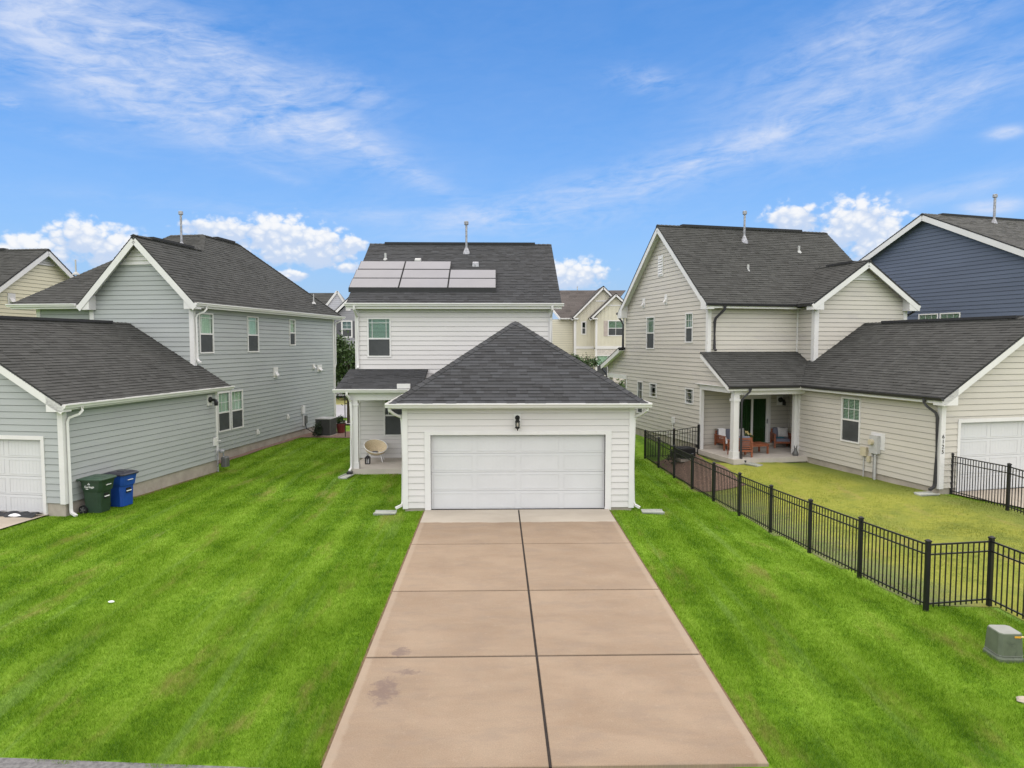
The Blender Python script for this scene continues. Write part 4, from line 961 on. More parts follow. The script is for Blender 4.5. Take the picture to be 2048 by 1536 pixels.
siding(HR, Wu(18.5, -1), [(23.45, 3.8), (24.5, 4.1), (24.5, 6.2), (23.45, 6.2)], [], M_RSID, z0=3.92)
UB = Wv(23.45)
siding(HR, UB, [(18.5, 3.8), (22.9, 3.8), (22.9, 6.40), (20.65, 7.95), (18.5, 6.46)], [], M_RSID, z0=3.92)
siding(HR, Wu(22.9, 1), [(23.45, .5), (32.6, .5), (32.6, 6.2), (28.45, 9.7), (24.5, 6.4), (23.45, 6.2)], [], M_RSID, joined=True)
siding(HR, Wv(32.6, 1), [(14.35, .5), (22.9, .5), (22.9, 6.2), (14.35, 6.2)], [], M_RSID, joined=True)
tr = MP(); tr.wb(UF, 14.31, 14.47, 4.1, 6.2, 0, .036); tr.wb(UL, 24.5, 24.62, 4.3, 6.2, 0, .04); tr.wb(UB, 18.46, 18.66, 3.9, 6.2, 0, .036); tr.wb(Wu(18.5, -1), 23.45, 23.60, 3.9, 6.2, 0, .04); tr.wb(UB, 22.76, 22.94, 3.8, 6.2, 0, .036); tr.wb(UF, 18.44, 18.49, 4.2, 6.2, .0, .045)
tr.wb(UL, 32.75, 32.89, 4.3, 6.15, 0, .036)
HR.part(tr, 'corner_trim', M_WHITE)
E2, rz2, rv2 = 6.28, 10.05, 28.45; ur0, ur1 = 14.0, 22.95; sl2 = (rz2 - E2) / (rv2 - 24.05)
bz, bu, bl, br = 8.05, 20.65, 18.10, 23.2; bsl = (bz - 6.30) / (bu - bl)
vb = 24.05 + (bz - E2) / sl2
pm = [(ur0, 24.05, E2), (bl, 24.05, E2), (bu, vb, bz), (br, 24.05 + .02, E2), (ur1 + .2, 24.2, E2 + .1), (ur1, rv2, rz2), (ur0, rv2, rz2)]
rR2 = make_roof(HR, [((ur0, 24.05, E2), (ur1, 24.05, E2), (18, rv2, rz2), [(ur0, 24.05, E2), (bl, 24.05, E2), (ur1, 24.05, E2), (ur1, rv2, rz2), (ur0, rv2, rz2)]),
                     ((ur1, 32.85, E2), (ur0, 32.85, E2), (18, rv2, rz2), [(ur1, 32.85, E2), (ur0, 32.85, E2), (ur0, rv2, rz2), (ur1, rv2, rz2)]),
                     ((bl, 24.05, 6.30), (bl, 23.05, 6.30), (bu, 23.5, bz), [(bl, 24.05, 6.30), (bl, 23.05, 6.30), (bu, 23.05, bz), (bu, vb + .05, bz)]),
                     ((br, 23.05, 6.30), (br, 24.05, 6.30), (bu, 23.5, bz), [(br, 23.05, 6.30), (br, 24.05, 6.30), (bu, vb + .05, bz), (bu, 23.05, bz)])], M_SH_L,
                caps=[((ur0, rv2, rz2), (ur1, rv2, rz2)), ((bu, 23.05, bz), (bu, vb, bz))])
mb = MP(); mb.box(15.2, rv2 - .14, rz2 - .03, 21.5, rv2 + .14, rz2 + .07); mb.box(bu - .13, 23.9, bz - .02, bu + .13, 25.4, bz + .06); HR.part(mb, 'ridge_vent', M_ROOFDECK, rR2)
for uu in (ur0 + .012, ur1 - .012):
    for v_ in (24.05, 32.85): beam(HR, (uu, v_, E2 - .13), (uu, rv2, rz2 - .15), .024, .22, 'rake_trim', M_WHITE)
for a in (bl, br): beam(HR, (a, 23.062, 6.30 - .13), (bu, 23.062, bz - .14), .024, .22, 'rake_trim', M_WHITE)
mb = MP()
for v_ in (24.05, 32.85): mb.prism([(ur0 + .03, v_, E2 - .09), (ur0 + .03, rv2, rz2 - .10), (ur0 + .03, rv2, rz2 - .12), (ur0 + .03, v_, E2 - .11)], (.32, 0, 0))
for a in (bl, br): mb.prism([(a, 23.08, 6.23), (bu, 23.08, bz - .08), (bu, 23.08, bz - .10), (a, 23.08, 6.21)], (0, .36, 0))
mb.box(14.35, 24.08, 6.12, 18.48, 24.5, 6.14); HR.part(mb, 'soffit', M_SOFFIT)
mb = MP()
mb.prism([(ur0 - .002, 24.04, 6.06), (ur0 - .002, 24.04, 6.24), (ur0 - .002, 24.5, 6.62), (ur0 - .002, 24.5, 6.06)], (.34, 0, 0)); mb.prism([(ur0 - .002, 32.86, 6.0), (ur0 - .002, 32.86, 6.24), (ur0 - .002, 32.35, 6.66), (ur0 - .002, 32.35, 6.0)], (.34, 0, 0))
for a, sg in ((bl, 1), (br, -1)): mb.prism([(a - sg * .012, 23.06, 6.04), (a - sg * .012, 23.06, 6.25), (a + sg * .5, 23.06, 6.58), (a + sg * .5, 23.06, 6.04)], (0, .38, 0))
HR.part(mb, 'eave_return', M_WHITE)
mb = MP(); mb.box(ur0 + .34, 24.055, 6.10, bl, 24.08, 6.25); HR.part(mb, 'fascia', M_WHITE)
gutter(HR, (ur0 - .02, 24.05, 6.30), (bl - .02, 24.05, 6.30), (0, -1, 0), DG); gutter(HR, (bl, 23.10, 6.30), (bl, 24.05, 6.30), (-1, 0, 0), DG); gutter(HR, (ur1, 32.85, 6.30), (ur0 - .04, 32.85, 6.30), (0, 1, 0), DG)
downspout(HR, [(14.78, 23.98, 6.2), (14.77, 24.0, 6.05), (14.72, 24.15, 5.92), (14.62, 24.38, 5.72), (14.60, 24.42, 5.58), (14.60, 24.42, 4.5), (14.62, 24.34, 4.42)], DG, .045, .035)
downspout(HR, [(14.08, 32.92, 6.18), (14.09, 32.90, 6.04), (14.20, 32.78, 5.86), (14.27, 32.76, 5.66), (14.27, 32.76, 4.52), (14.26, 32.86, 4.44)], DG, .045, .035)
downspout(HR, [(23.1, 23.2, 6.18), (23.08, 23.25, 6.0), (22.98, 23.6, 5.8), (22.98, 23.6, 3.0)], DG, .045, .035)
louver(HR, UB, [(19.92, 7.27), (21.38, 7.27), (bu, 7.80)], M_WHITE, 4)
stack_pipe(HR, rR2, (17.95, 27.65, 9.35), 1.22)
vent_pipe(HR, rR2, (17.03, 25.9, 7.80), .36); vent_pipe(HR, rR2, (20.43, 27.1, 8.88), .36)
# patio under the roof
beam(HR, (14.012, 22.36, 3.03), (14.012, 24.46, 4.26), .024, .18, 'rake_trim', M_WHITE)
trim(HR, [(14.37, 22.56, 2.76, 17.5, 22.78, 3.04), (14.33, 22.79, 2.82, 14.53, 25.04, 3.06)], 'porch_beam')
trim(HR, [(14.2, 22.4, 3.045, 18.7, 25.2, 3.062)], 'porch_ceiling', M_SOFFIT)
trim(HR, [(14.35, 22.55, .35, 14.58, 22.78, 2.76), (14.32, 22.52, .35, 14.61, 22.81, .62), (14.32, 22.52, 2.52, 14.61, 22.81, 2.62)], 'porch_post')
trim(HR, [(17.30, 22.98, .35, 17.42, 23.12, 2.98), (14.33, 24.92, .35, 14.47, 25.04, 2.82)], 'porch_post')
trim(HR, [(14.25, 22.35, .16, 18.7, 25.2, .35)], 'porch_floor', M_SLABC)
trim(HR, [(14.33, 22.45, -.4, 18.7, 25.2, .16)], 'foundation', M_CONC)
UP = Wv(25.2); DR = (16.16, .40, 17.66, 2.44)
siding(HR, UP, [(14.35, .38), (18.7, .38), (18.7, 3.05), (14.35, 3.05)], [DR], M_RSID)
siding(HR, Wu(18.7, -1), [(23.0, .38), (25.2, .38), (25.2, 3.05), (23.0, 3.05)], [], M_RSID)
siding(HR, Wv(23.0, 1), [(17.45, .38), (18.7, .38), (18.7, 3.05), (17.45, 3.05)], [], M_RSID, joined=True)
mb = MB(); mb.wb(UP, 16.06, 16.16, .38, 2.44, -.05, .04); mb.wb(UP, 17.66, 17.78, .38, 2.44, -.05, .04); mb.wb(UP, 16.06, 17.78, 2.44, 2.58, -.05, .042); mb.wb(UP, 16.86, 16.94, .40, 2.44, -.05, .02); mb.wb(UP, 16.16, 17.66, .40, .48, -.05, .02); mb.wb(UP, 17.58, 17.66, .48, 2.44, -.05, .02); mb.wb(UP, 16.16, 17.58, 2.36, 2.44, -.05, .02)
pd = HR.part(mb, 'patio_door', M_WHITE)
for a, b in ((16.16, 16.86), (16.94, 17.58)):
    mb = MB(); mb.wb(UP, a, b, .48, 2.36, -.03, -.02); HR.part(mb, 'pane', M_GLASSD, pd)
    mb = MB(); n = 12; p0 = [UP(a + (b - a) * i / n, .48, -.10 - .02 * (i % 2)) for i in range(n + 1)]; p1 = [UP(a + (b - a) * i / n, 2.36, -.10 - .02 * (i % 2)) for i in range(n + 1)]
    mb.rings([p0, p1], cap=False, closed=False); HR.part(mb, 'door_curtain', M_DCURT, pd, fix=False)
mb = MB(); mb.wb(UP, 17.60, 17.63, 1.30, 1.50, .02, .07); HR.part(mb, 'handle', M_GALV, pd)
downspout(HR, [(14.86, 22.28, 3.02), (14.85, 22.30, 2.90), (14.78, 22.38, 2.80), (14.66, 22.47, 2.62), (14.64, 22.49, 2.48), (14.64, 22.49, .42), (14.66, 22.46, .32), (14.78, 22.34, .26)], DG, .042, .034)
wall_lamp(FR, UP, 18.22, 2.28, 'black wall light on a white block inside the shaded patio')
# street-side porch roof seen edge-on
rR3 = make_roof(HR, [((22.9, 35.2, 3.52), (14.0, 35.2, 3.52), (18, 32.62, 4.5), [(22.9, 35.2, 3.52), (14.0, 35.2, 3.52), (14.0, 32.62, 4.5), (22.9, 32.62, 4.5)])], M_SH_L, name='front_porch_roof')
beam(HR, (14.012, 35.15, 3.42), (14.012, 32.7, 4.36), .024, .2, 'rake_trim', M_WHITE)
gutter(HR, (22.9, 35.2, 3.54), (13.96, 35.2, 3.54), (0, 1, 0), DG)
mb = MP(); mb.prism([(14.03, 35.2, 3.40), (14.03, 32.7, 4.35), (14.03, 32.7, 4.33), (14.03, 35.2, 3.38)], (.3, 0, 0)); HR.part(mb, 'soffit', M_SOFFIT)
trim(HR, [(14.30, 32.36, 2.86, 14.50, 34.88, 3.08), (14.5, 34.68, 2.86, 22.9, 34.88, 3.08), (14.30, 34.66, .4, 14.52, 34.88, 2.86), (18.4, 34.66, .4, 18.6, 34.88, 2.86), (14.31, 32.34, .5, 14.46, 32.44, 2.86)], 'front_porch_frame')
trim(HR, [(14.25, 32.6, -.4, 22.9, 35.0, .40)], 'front_porch_floor', M_SLABC)
downspout(HR, [(14.06, 35.12, 3.42), (14.07, 35.1, 3.28), (14.22, 34.95, 3.08), (14.26, 34.93, 2.92), (14.26, 34.93, .4)], DG, .042, .034)
# house number 6125 on the corner trim
def text_obj(txt, size, m, name, parent=None, extrude=.004):
    cu = bpy.data.curves.new(name, 'FONT'); cu.body = txt; cu.size = size; cu.extrude = extrude; cu.align_x = 'CENTER'; cu.resolution_u = 3
    tmp = bpy.data.objects.new('tmp', cu); COL.objects.link(tmp); bpy.context.view_layer.update()
    me = bpy.data.meshes.new_from_object(tmp.evaluated_get(bpy.context.evaluated_depsgraph_get())); bpy.data.objects.remove(tmp); bpy.data.curves.remove(cu)
    me.name = name; me.materials.clear(); me.materials.append(m)
    o = bpy.data.objects.new(name, me); COL.objects.link(o); o.parent = parent; return o
for i, ch in enumerate('6125'):
    o = text_obj(ch, .17, M_BLACK, 'house_number', HR.e)
    o.location = (17.49 - HR.O[0], 16.4 - .043 - HR.O[1], 1.86 - .152 * i - HR.O[2]); o.rotation_euler = (R_(90), 0, 0)
# meters on the garage side wall
t = thing('electric_meter', 'grey electric meter box on a white board with conduit on the greige garage wall', 'electric meter', FR.w(17.4, 18.8, .1), -FR.a); O = (17.4, 18.8, .1)
mb = MB(); mb.wb(U1, 18.52, 19.12, 1.16, 1.72, .0, .03); mb.build('mounting_board', M_WHITE, t, O)
mb = MB(); mb.wb(U1, 18.70, 19.05, 1.02, 1.62, .03, .16); mb.build('meter_box', M_METER, t, O)
mb = MB(); c0_ = [U1(18.93 + .10 * math.cos(k * math.pi / 6), 1.40 + .10 * math.sin(k * math.pi / 6), .16) for k in range(12)]; c1_ = [U1(18.93 + .09 * math.cos(k * math.pi / 6), 1.40 + .09 * math.sin(k * math.pi / 6), .26) for k in range(12)]; mb.rings([c0_, c1_]); mb.build('meter_dial', M_BEIGEBOX, t, O)
mb = MB(); mb.tube([U1(18.86, 1.02, .08), U1(18.86, -.05, .08)], .042, n=8); mb.build('conduit', M_METER, t, O)
mb = MB(); mb.tube([U1(18.97, 1.0, .05), U1(18.97, .0, .05)], .012, n=6); mb.wb(U1, 18.94, 19.0, .90, 1.02, .03, .10); mb.build('ground_wire', M_GALV, t, O)
t = thing('cable_box', 'small beige cable boxes with a thin conduit beside the electric meter', 'utility box', FR.w(17.4, 19.4, .1), -FR.a); O = (17.4, 19.4, .1)
mb = MB(); mb.wb(U1, 19.24, 19.50, .86, 1.16, .0, .12); mb.build('large_box', M_BEIGEBOX, t, O)
mb = MB(); mb.wb(U1, 19.10, 19.24, .68, .88, .0, .08); mb.build('small_box', M_BEIGEBOX, t, O)
mb = MB(); mb.tube([U1(19.40, .86, .05), U1(19.40, -.02, .05)], .02, n=6); mb.build('conduit', M_METER, t, O)
mb = MB(); mb.wb(UL, 27.12, 27.36, 1.18, 1.44, 0, .07); mb.tube([UL(27.24, 1.2, .05), UL(27.3, .6, .06), UL(27.3, .1, .06)], .018, n=6)
fput(FR, mb, 'outdoor_outlet', M_WHITE, (14.3, 27.2, .2), 'white outlet box with a hanging cable above the fence gate on the greige wall', 'outlet box')

# ---------------------------------------------------------------- navy house
HN = House(FN, 'navy_house', 'navy blue lap-sided house with white rakes at the far right', (32.0, 25.7, 0.2))
UN = Wu(29.1, -1); pkv, pkz, sN = 25.7, 10.95, .475
WN = [(24.90, 4.55, 25.98, 6.14), (23.76, 4.55, 24.82, 6.14)]
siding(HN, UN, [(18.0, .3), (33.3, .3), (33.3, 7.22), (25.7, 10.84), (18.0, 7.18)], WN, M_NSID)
for q in WN: window(HN, UN, *q, .5, 'grid')
siding(HN, Wv(18.0), [(29.1, .3), (41, .3), (41, 7.1), (29.1, 7.1)], [], M_NSID, joined=True)
siding(HN, Wv(33.3, 1), [(29.1, .3), (41, .3), (41, 7.1), (29.1, 7.1)], [], M_NSID, joined=True)
siding(HN, Wu(41, 1), [(18.0, .3), (33.3, .3), (33.3, 7.22), (25.7, 10.84), (18.0, 7.18)], [], M_NSID, joined=True)
zz = lambda v: pkz - sN * abs(v - pkv)
rN = make_roof(HN, [((28.75, 17.6, zz(17.6)), (41.4, 17.6, zz(17.6)), (35, pkv, pkz), [(28.75, 17.6, zz(17.6)), (41.4, 17.6, zz(17.6)), (41.4, pkv, pkz), (28.75, pkv, pkz)]),
                    ((41.4, 33.7, zz(33.7)), (28.75, 33.7, zz(33.7)), (35, pkv, pkz), [(41.4, 33.7, zz(33.7)), (28.75, 33.7, zz(33.7)), (28.75, pkv, pkz), (41.4, pkv, pkz)])], M_SH_N, caps=[((28.75, pkv, pkz), (41.4, pkv, pkz))])
mb = MP(); mb.box(29.9, pkv - .14, pkz - .03, 40, pkv + .14, pkz + .07); HN.part(mb, 'ridge_vent', M_ROOFDECK, rN)
for v_ in (17.6, 33.7): beam(HN, (28.762, v_, zz(v_) - .15), (28.762, pkv, pkz - .16), .024, .25, 'rake_trim', M_WHITE)
mb = MP()
for v_ in (17.6, 33.7): mb.prism([(28.78, v_, zz(v_) - .10), (28.78, pkv, pkz - .10), (28.78, pkv, pkz - .12), (28.78, v_, zz(v_) - .12)], (.32, 0, 0))
HN.part(mb, 'soffit', M_SOFFIT)
stack_pipe(HN, rN, (32.4, 24.9, 10.5), 1.3, .06)

# ---------------------------------------------------------------- cream house
HC = House(FC, 'cream_house', 'cream lap-sided house with a dark shingle gable at the far left edge', (-29.0, 29.3, 0.0))
UC = Wu(-26.3, 1); pcv, pcz, sC = 29.34, 9.17, .715; zc = lambda v: pcz - sC * abs(v - pcv)
siding(HC, UC, [(25.5, .3), (33.2, .3), (33.2, 6.32), (pcv, 9.06), (25.5, 6.34)], [], M_CSID)
siding(HC, Wv(25.5), [(-37, .3), (-26.3, .3), (-26.3, 6.2), (-37, 6.2)], [], M_CSID, joined=True)
siding(HC, Wv(33.2, 1), [(-37, .3), (-26.3, .3), (-26.3, 6.2), (-37, 6.2)], [], M_CSID, joined=True)
siding(HC, Wu(-37, -1), [(25.5, .3), (33.2, .3), (33.2, 6.32), (pcv, 9.06), (25.5, 6.34)], [], M_CSID, joined=True)
rC = make_roof(HC, [((-37.3, 25.1, zc(25.1)), (-25.95, 25.1, zc(25.1)), (-30, pcv, pcz), [(-37.3, 25.1, zc(25.1)), (-25.95, 25.1, zc(25.1)), (-25.95, pcv, pcz), (-37.3, pcv, pcz)]),
                    ((-25.95, 33.6, zc(33.6)), (-37.3, 33.6, zc(33.6)), (-30, pcv, pcz), [(-25.95, 33.6, zc(33.6)), (-37.3, 33.6, zc(33.6)), (-37.3, pcv, pcz), (-25.95, pcv, pcz)])], M_SH_L, caps=[((-37.3, pcv, pcz), (-25.95, pcv, pcz))])
mb = MP(); mb.box(-36, pcv - .14, pcz - .03, -28.2, pcv + .14, pcz + .07); HC.part(mb, 'ridge_vent', M_ROOFDECK, rC)
for v_ in (25.1, 33.6): beam(HC, (-25.962, v_, zc(v_) - .13), (-25.962, pcv, pcz - .14), .024, .22, 'rake_trim', M_WHITE)
mb = MP()
for v_ in (25.1, 33.6): mb.prism([(-25.98, v_, zc(v_) - .08), (-25.98, pcv, pcz - .08), (-25.98, pcv, pcz - .10), (-25.98, v_, zc(v_) - .10)], (-.32, 0, 0))
HC.part(mb, 'soffit', M_SOFFIT)
louver(HC, UC, [(28.55, 8.42), (30.13, 8.42), (pcv, 8.92)], M_WHITE, 4)
wall_vent(HC, UC, 27.5, 6.7, .4, .5)
gutter(HC, (-37.3, 25.1, zc(25.1) + .02), (-25.9, 25.1, zc(25.1) + .02), (0, -1, 0), M_WHITE)
trim(HC, [(-36.9, 25.52, -.4, -26.32, 33.1, .3)], 'foundation', M_CONC)

# ---------------------------------------------------------------- far houses across the street
HB = House(F0, 'beige_house', 'beige board-and-batten house with twin front gables far behind the white house', (8.0, 66.0, 0.0))
P_ = 20.53
wall0 = Wv(67.4); wall1 = Wv(66.0); wall2 = Wv(64.6)
siding(HB, wall0, [(-2, .2), (6.05, .2), (6.05, 7.1), (-2, 7.1)], [], M_BSID, .18, joined=True)
def batten_wall(H, W, poly, holes, zmin, m=M_BSID, step=.35):
    mb = MB(); z1 = max(z for _, z in poly)
    for a, b, (p, q, r, t) in slices(poly, holes, zmin, z1): mb.hexa([W(p, a, -.14), W(q, a, -.14), W(q, a, 0), W(p, a, 0), W(r, b, -.14), W(t, b, -.14), W(t, b, 0), W(r, b, 0)])
    wl = H.part(mb, 'wall', m); bt = MB(); s0 = min(s for s, _ in poly); s1 = max(s for s, _ in poly); s = s0 + step / 2
    rot = [(z, -s_) for s_, z in poly]
    while s < s1:
        zs = []
        for i in range(len(poly)):
            (a, za), (b, zb) = poly[i], poly[(i + 1) % len(poly)]
            if (a <= s < b) or (b <= s < a): zs.append(za + (zb - za) * (s - a) / (b - a))
        if len(zs) > 1:
            segs = [(max(min(zs), zmin), max(zs))]
            for h in holes:
                if h[0] < s < h[2]: segs = [x for l, u in segs for x in ((l, min(u, h[1])), (max(l, h[3]), u)) if x[1] > x[0] + .02]
            for l, u in segs: bt.wb(W, s - .025, s + .025, l, u, 0, .03)
        s += step
    H.part(bt, 'battens', m, wl, kind='stuff'); return wl
WB1 = (6.72, 5.55, 7.22, 6.85); WB2 = (9.10, 5.40, 10.62, 6.90); WB3 = (8.0, 1.6, 10.2, 3.6)
batten_wall(HB, wall1, [(6.05, 4.3), (11.6, 4.3), (11.6, 7.1), (8.8, 9.95), (6.05, 7.1)], [WB1], 4.3)
batten_wall(HB, wall2, [(7.95, 4.3), (12.0, 4.3), (12.0, 7.0), (9.75, 9.2), (7.95, 7.2)], [WB2], 4.3)
siding(HB, wall1, [(6.05, .2), (11.6, .2), (11.6, 4.2), (6.05, 4.2)], [], M_BSID, .18, joined=True)
siding(HB, wall2, [(7.95, .2), (12.0, .2), (12.0, 4.2), (7.95, 4.2)], [WB3], M_BRICK, .09, joined=True, gap=.012, butt=.008)
batten_wall(HB, Wu(7.95, -1), [(64.6, 4.3), (66.0, 4.3), (66.0, 7.1), (64.6, 7.1)], [], 4.3)
siding(HB, Wu(7.95, -1), [(64.6, .2), (66.0, .2), (66.0, 4.2), (64.6, 4.2)], [], M_BSID, .18, joined=True)
window(HB, wall1, *WB1, .5, 'none', blind=False, casing=.11); window(HB, wall2, *WB2, .5, 'two', blind=True, casing=.09); window(HB, wall2, *WB3, .5, 'two', blind=False, curtain=True, casing=.09)
mb = MB(); mb.wb(wall2, 8.72, 9.08, 5.4, 6.85, 0, .05); HB.part(mb, 'shutter', M_SHUTP)
tr = MP(); tr.wb(wall1, 6.0, 6.25, .2, 7.1, 0, .05); tr.wb(wall2, 7.92, 8.12, .2, 7.1, 0, .05); tr.wb(wall1, 6.0, 8.0, 4.18, 4.42, 0, .07); tr.wb(wall2, 7.93, 12, 4.18, 4.45, 0, .07); tr.wb(wall1, 8.1, 9.6, 8.75, 8.87, 0, .05); tr.wb(wall2, 9.0, 10.5, 8.25, 8.36, 0, .05)
HB.part(tr, 'band_trim', M_WHITE)
def gable_planes(l, r, c, z0, zr, y0, y1): return [((l, y1, z0), (l, y0, z0), (c, y0, zr), [(l, y1, z0), (l, y0, z0), (c, y0, zr), (c, y1, zr)]), ((r, y0, z0), (r, y1, z0), (c, y0, zr), [(r, y0, z0), (r, y1, z0), (c, y1, zr), (c, y0, zr)])]
rB = make_roof(HB, [((-3, 67.0, 7.2), (6.2, 67.0, 7.2), (2, 72, 10.3), [(4.75, 67.0, 7.2), (9, 67.0, 7.2), (12, 72, 10.3), (2.7, 72, 10.3)])] + gable_planes(5.75, 11.9, 8.8, 7.15, 10.25, 65.6, 72) + gable_planes(7.35, 12.4, 9.8, 7.1, 9.45, 64.2, 69), M_SH_B, e=.3, wmin=.5, wmax=1.0)
for l, r, c_, z0_, zr_, y_ in ((5.75, 11.9, 8.8, 7.15, 10.25, 65.6), (7.35, 12.4, 9.8, 7.1, 9.45, 64.2)):
    for a in (l, r): beam(HB, (a, y_ + .012, z0_ - .10), (c_, y_ + .012, zr_ - .12), .024, .20, 'rake_trim', M_WHITE)
beam(HB, (4.75, 66.95, 7.12), (2.7, 71.95, 10.2), .05, .2, 'rake_trim', M_WHITE)
mb = MP(); mb.box(4.8, 66.88, 7.08, 5.75, 67.0, 7.2); mb.box(5.75, 65.6, 7.02, 6.4, 65.9, 7.15); mb.box(7.35, 64.2, 6.98, 8.1, 64.5, 7.1); HB.part(mb, 'eave_trim', M_WHITE)
vent_pipe(HB, rB, (6.9, 72, 10.2), .6, .05)
mb = MP(); mb.box(-2, 67.5, .2, 12, 76, 7.1); mb.box(6.2, 66.2, .2, 11.5, 67.6, 7.0); HB.part(mb, 'rear_body', M_BSID)

HG = House(F0, 'grey_house', 'mid grey house with dark shutters glimpsed far behind between the sage and white houses', (-12.0, 58.0, 0.0))
G1 = Wv(58.0); WG1 = (-14.55, 5.20, -13.62, 6.66); WG2 = (-14.35, 1.95, -12.2, 4.22)
siding(HG, G1, [(-15.1, .2), (-7, .2), (-7, 7.0), (-11.0, 11.0), (-15.1, 7.0)], [WG1, WG2], M_GSID, .18, joined=True)
window(HG, G1, *WG1, .5, 'cross', blind=False, casing=.1); window(HG, G1, *WG2, .5, 'two', blind=True, casing=.1)
mb = MB(); mb.wb(G1, -14.95, -14.6, 5.2, 6.6, 0, .05); HG.part(mb, 'shutter', M_SHUT); mb = MB(); mb.wb(G1, -13.57, -13.2, 5.2, 6.6, 0, .05); HG.part(mb, 'shutter', M_SHUT)
wall_vent(HG, G1, -13.95, 7.70, .42, .42, False)
mb = MB(); mb.wb(G1, -15.1, -10, 4.22, 4.36, 0, .2); HG.part(mb, 'band_trim', M_WHITE)
rG = make_roof(HG, gable_planes(-15.6, -6.4, -11.0, 6.9, 11.35, 57.6, 66) + [((-22, 60, 7.0), (-15, 60, 7.0), (-18, 63.5, 9.4), [(-22, 60, 7.0), (-13.6, 60, 7.0), (-16.15, 63.5, 9.4), (-22, 63.5, 9.4)])], M_SH_L, e=.3, wmin=.5, wmax=1.0)
for a in (-15.6, -6.4): beam(HG, (a, 57.612, 6.8), (-11.0, 57.612, 11.22), .024, .25, 'rake_trim', M_WHITE)
sg = Wv(61.0)
siding(HG, sg, [(-17.3, 6), (-14.5, 6), (-14.5, 8.0), (-15.55, 9.35), (-17.3, 7.6)], [], mat("pale_grey_siding", (.45, .45, .47), .6, .05), .18, joined=True)
beam(HG, (-17.2, 60.9, 7.4), (-15.6, 60.9, 9.45), .05, .18, 'rake_trim', M_WHITE); beam(HG, (-14.4, 60.9, 7.4), (-15.6, 60.9, 9.45), .05, .18, 'rake_trim', M_WHITE)
mb = MP(); mb.box(-15, 58.1, .2, -7.1, 66, 6.9); mb.box(-22, 60.3, .2, -15, 66, 7); HG.part(mb, 'rear_body', M_GSID)
#PART4
# ---------------------------------------------------------------- driveways
def slab_mat():
    m = bpy.data.materials.new("stained_brown_concrete"); m.use_nodes = True; t = m.node_tree; b = t.nodes['Principled BSDF']
    b.inputs['Roughness'].default_value = 0.85; b.inputs['Specular IOR Level'].default_value = 0.25
    c = t.nodes.new('ShaderNodeTexCoord'); s_ = t.nodes.new('ShaderNodeSeparateXYZ'); t.links.new(c.outputs['Object'], s_.inputs[0])
    u, v = X(t, s_.outputs[0]), X(t, s_.outputs[1]); p = comb(t, u, v, 0.0)
    n1_ = tnoise(t, comb(t, u * .7, v * 1.3, 0.0), 0.9, 7, 0.62, .4); n2_ = tnoise(t, p, 4.0, 7, 0.7); n3_ = tnoise(t, p, 60.0, 3, 0.7)
    o = cmix(t, n1_.step(.25, .75), (0.255, 0.182, 0.120), (0.325, 0.243, 0.166))
    o = cmix(t, n2_.step(.40, .72) * .35, o, (0.275, 0.217, 0.15)); o = cmix(t, n3_.step(.3, .75), cmix(t, 1.0, o, (.88, .88, .88), 'MULTIPLY'), cmix(t, 1.0, o, (1.10, 1.10, 1.10), 'MULTIPLY'))
    def ell(u0, v0, ru, rv): a = (u - u0) * (1 / ru); q = (v - v0) * (1 / rv); return ((a * a + q * q).neg()).exp()
    st = ell(-2.1, -2.55, .22, .22).mx(ell(-2.15, -3.7, .28, .55)).mx(ell(-1.9, -3.2, .40, .18) * .8)
    stn = ((st * 1.2) + (tnoise(t, p, 7.0, 7, .75) - .5) * 2.2).step(.62, 1.1) * st.step(.05, .4)
    o = cmix(t, stn * .55, o, (0.115, 0.080, 0.080))
    oi_ = t.nodes.new('ShaderNodeObjectInfo'); o = cmix(t, X(t, oi_.outputs['Random']) * .35, o, cmix(t, 1.0, o, (.86, .88, .90), 'MULTIPLY'))
    mot = tnoise(t, comb(t, u * .8, v * 2.0, 7.0), 1.6, 6, .7); o = cmix(t, mot.step(.45, .70) * .40, o, (0.205, 0.160, 0.122))
    tire = tnoise(t, comb(t, u * 1.6, v * .35, 4.0), 1.0, 5, .6)
    o = cmix(t, tire.step(.52, .75) * .35, o, (0.22, 0.163, 0.117))
    sp1 = tnoise(t, p, 26.0, 4, .7); o = cmix(t, sp1.step(.60, .74) * .45, o, (0.150, 0.112, 0.085)); sp2 = tnoise(t, p, 9.0, 8, .75); o = cmix(t, sp2.step(.56, .72) * .30, o, (0.40, 0.325, 0.245))
    edge = (u._op('ABSOLUTE') + (n2_ - .5) * .10).step(2.46, 2.52); o = cmix(t, edge * .35, o, (0.38, 0.31, 0.23))
    pale = (v + (tnoise(t, comb(t, u * 1.1, 0.0, 2.0), 1.0, 5, .6) - .5) * .34).step(4.66, 4.71)
    apr = cmix(t, n1_.step(.3, .7), (0.37, 0.325, 0.26), (0.44, 0.39, 0.315))
    o = cmix(t, pale, o, apr); t.links.new(o, b.inputs['Base Color'])
    bn = t.nodes.new('ShaderNodeBump'); bn.inputs['Strength'].default_value = .35; bn.inputs['Distance'].default_value = .006
    t.links.new(tnoise(t, p, 120.0, 3, .7).s, bn.inputs['Height']); t.links.new(bn.outputs[0], b.inputs['Normal']); return m
M_SLAB = slab_mat(); M_JOINT = mat("joint_filler_dark", (0.030, 0.024, 0.020), .95, .3, 6)
DO = (0.575, 13.0, 0.0)
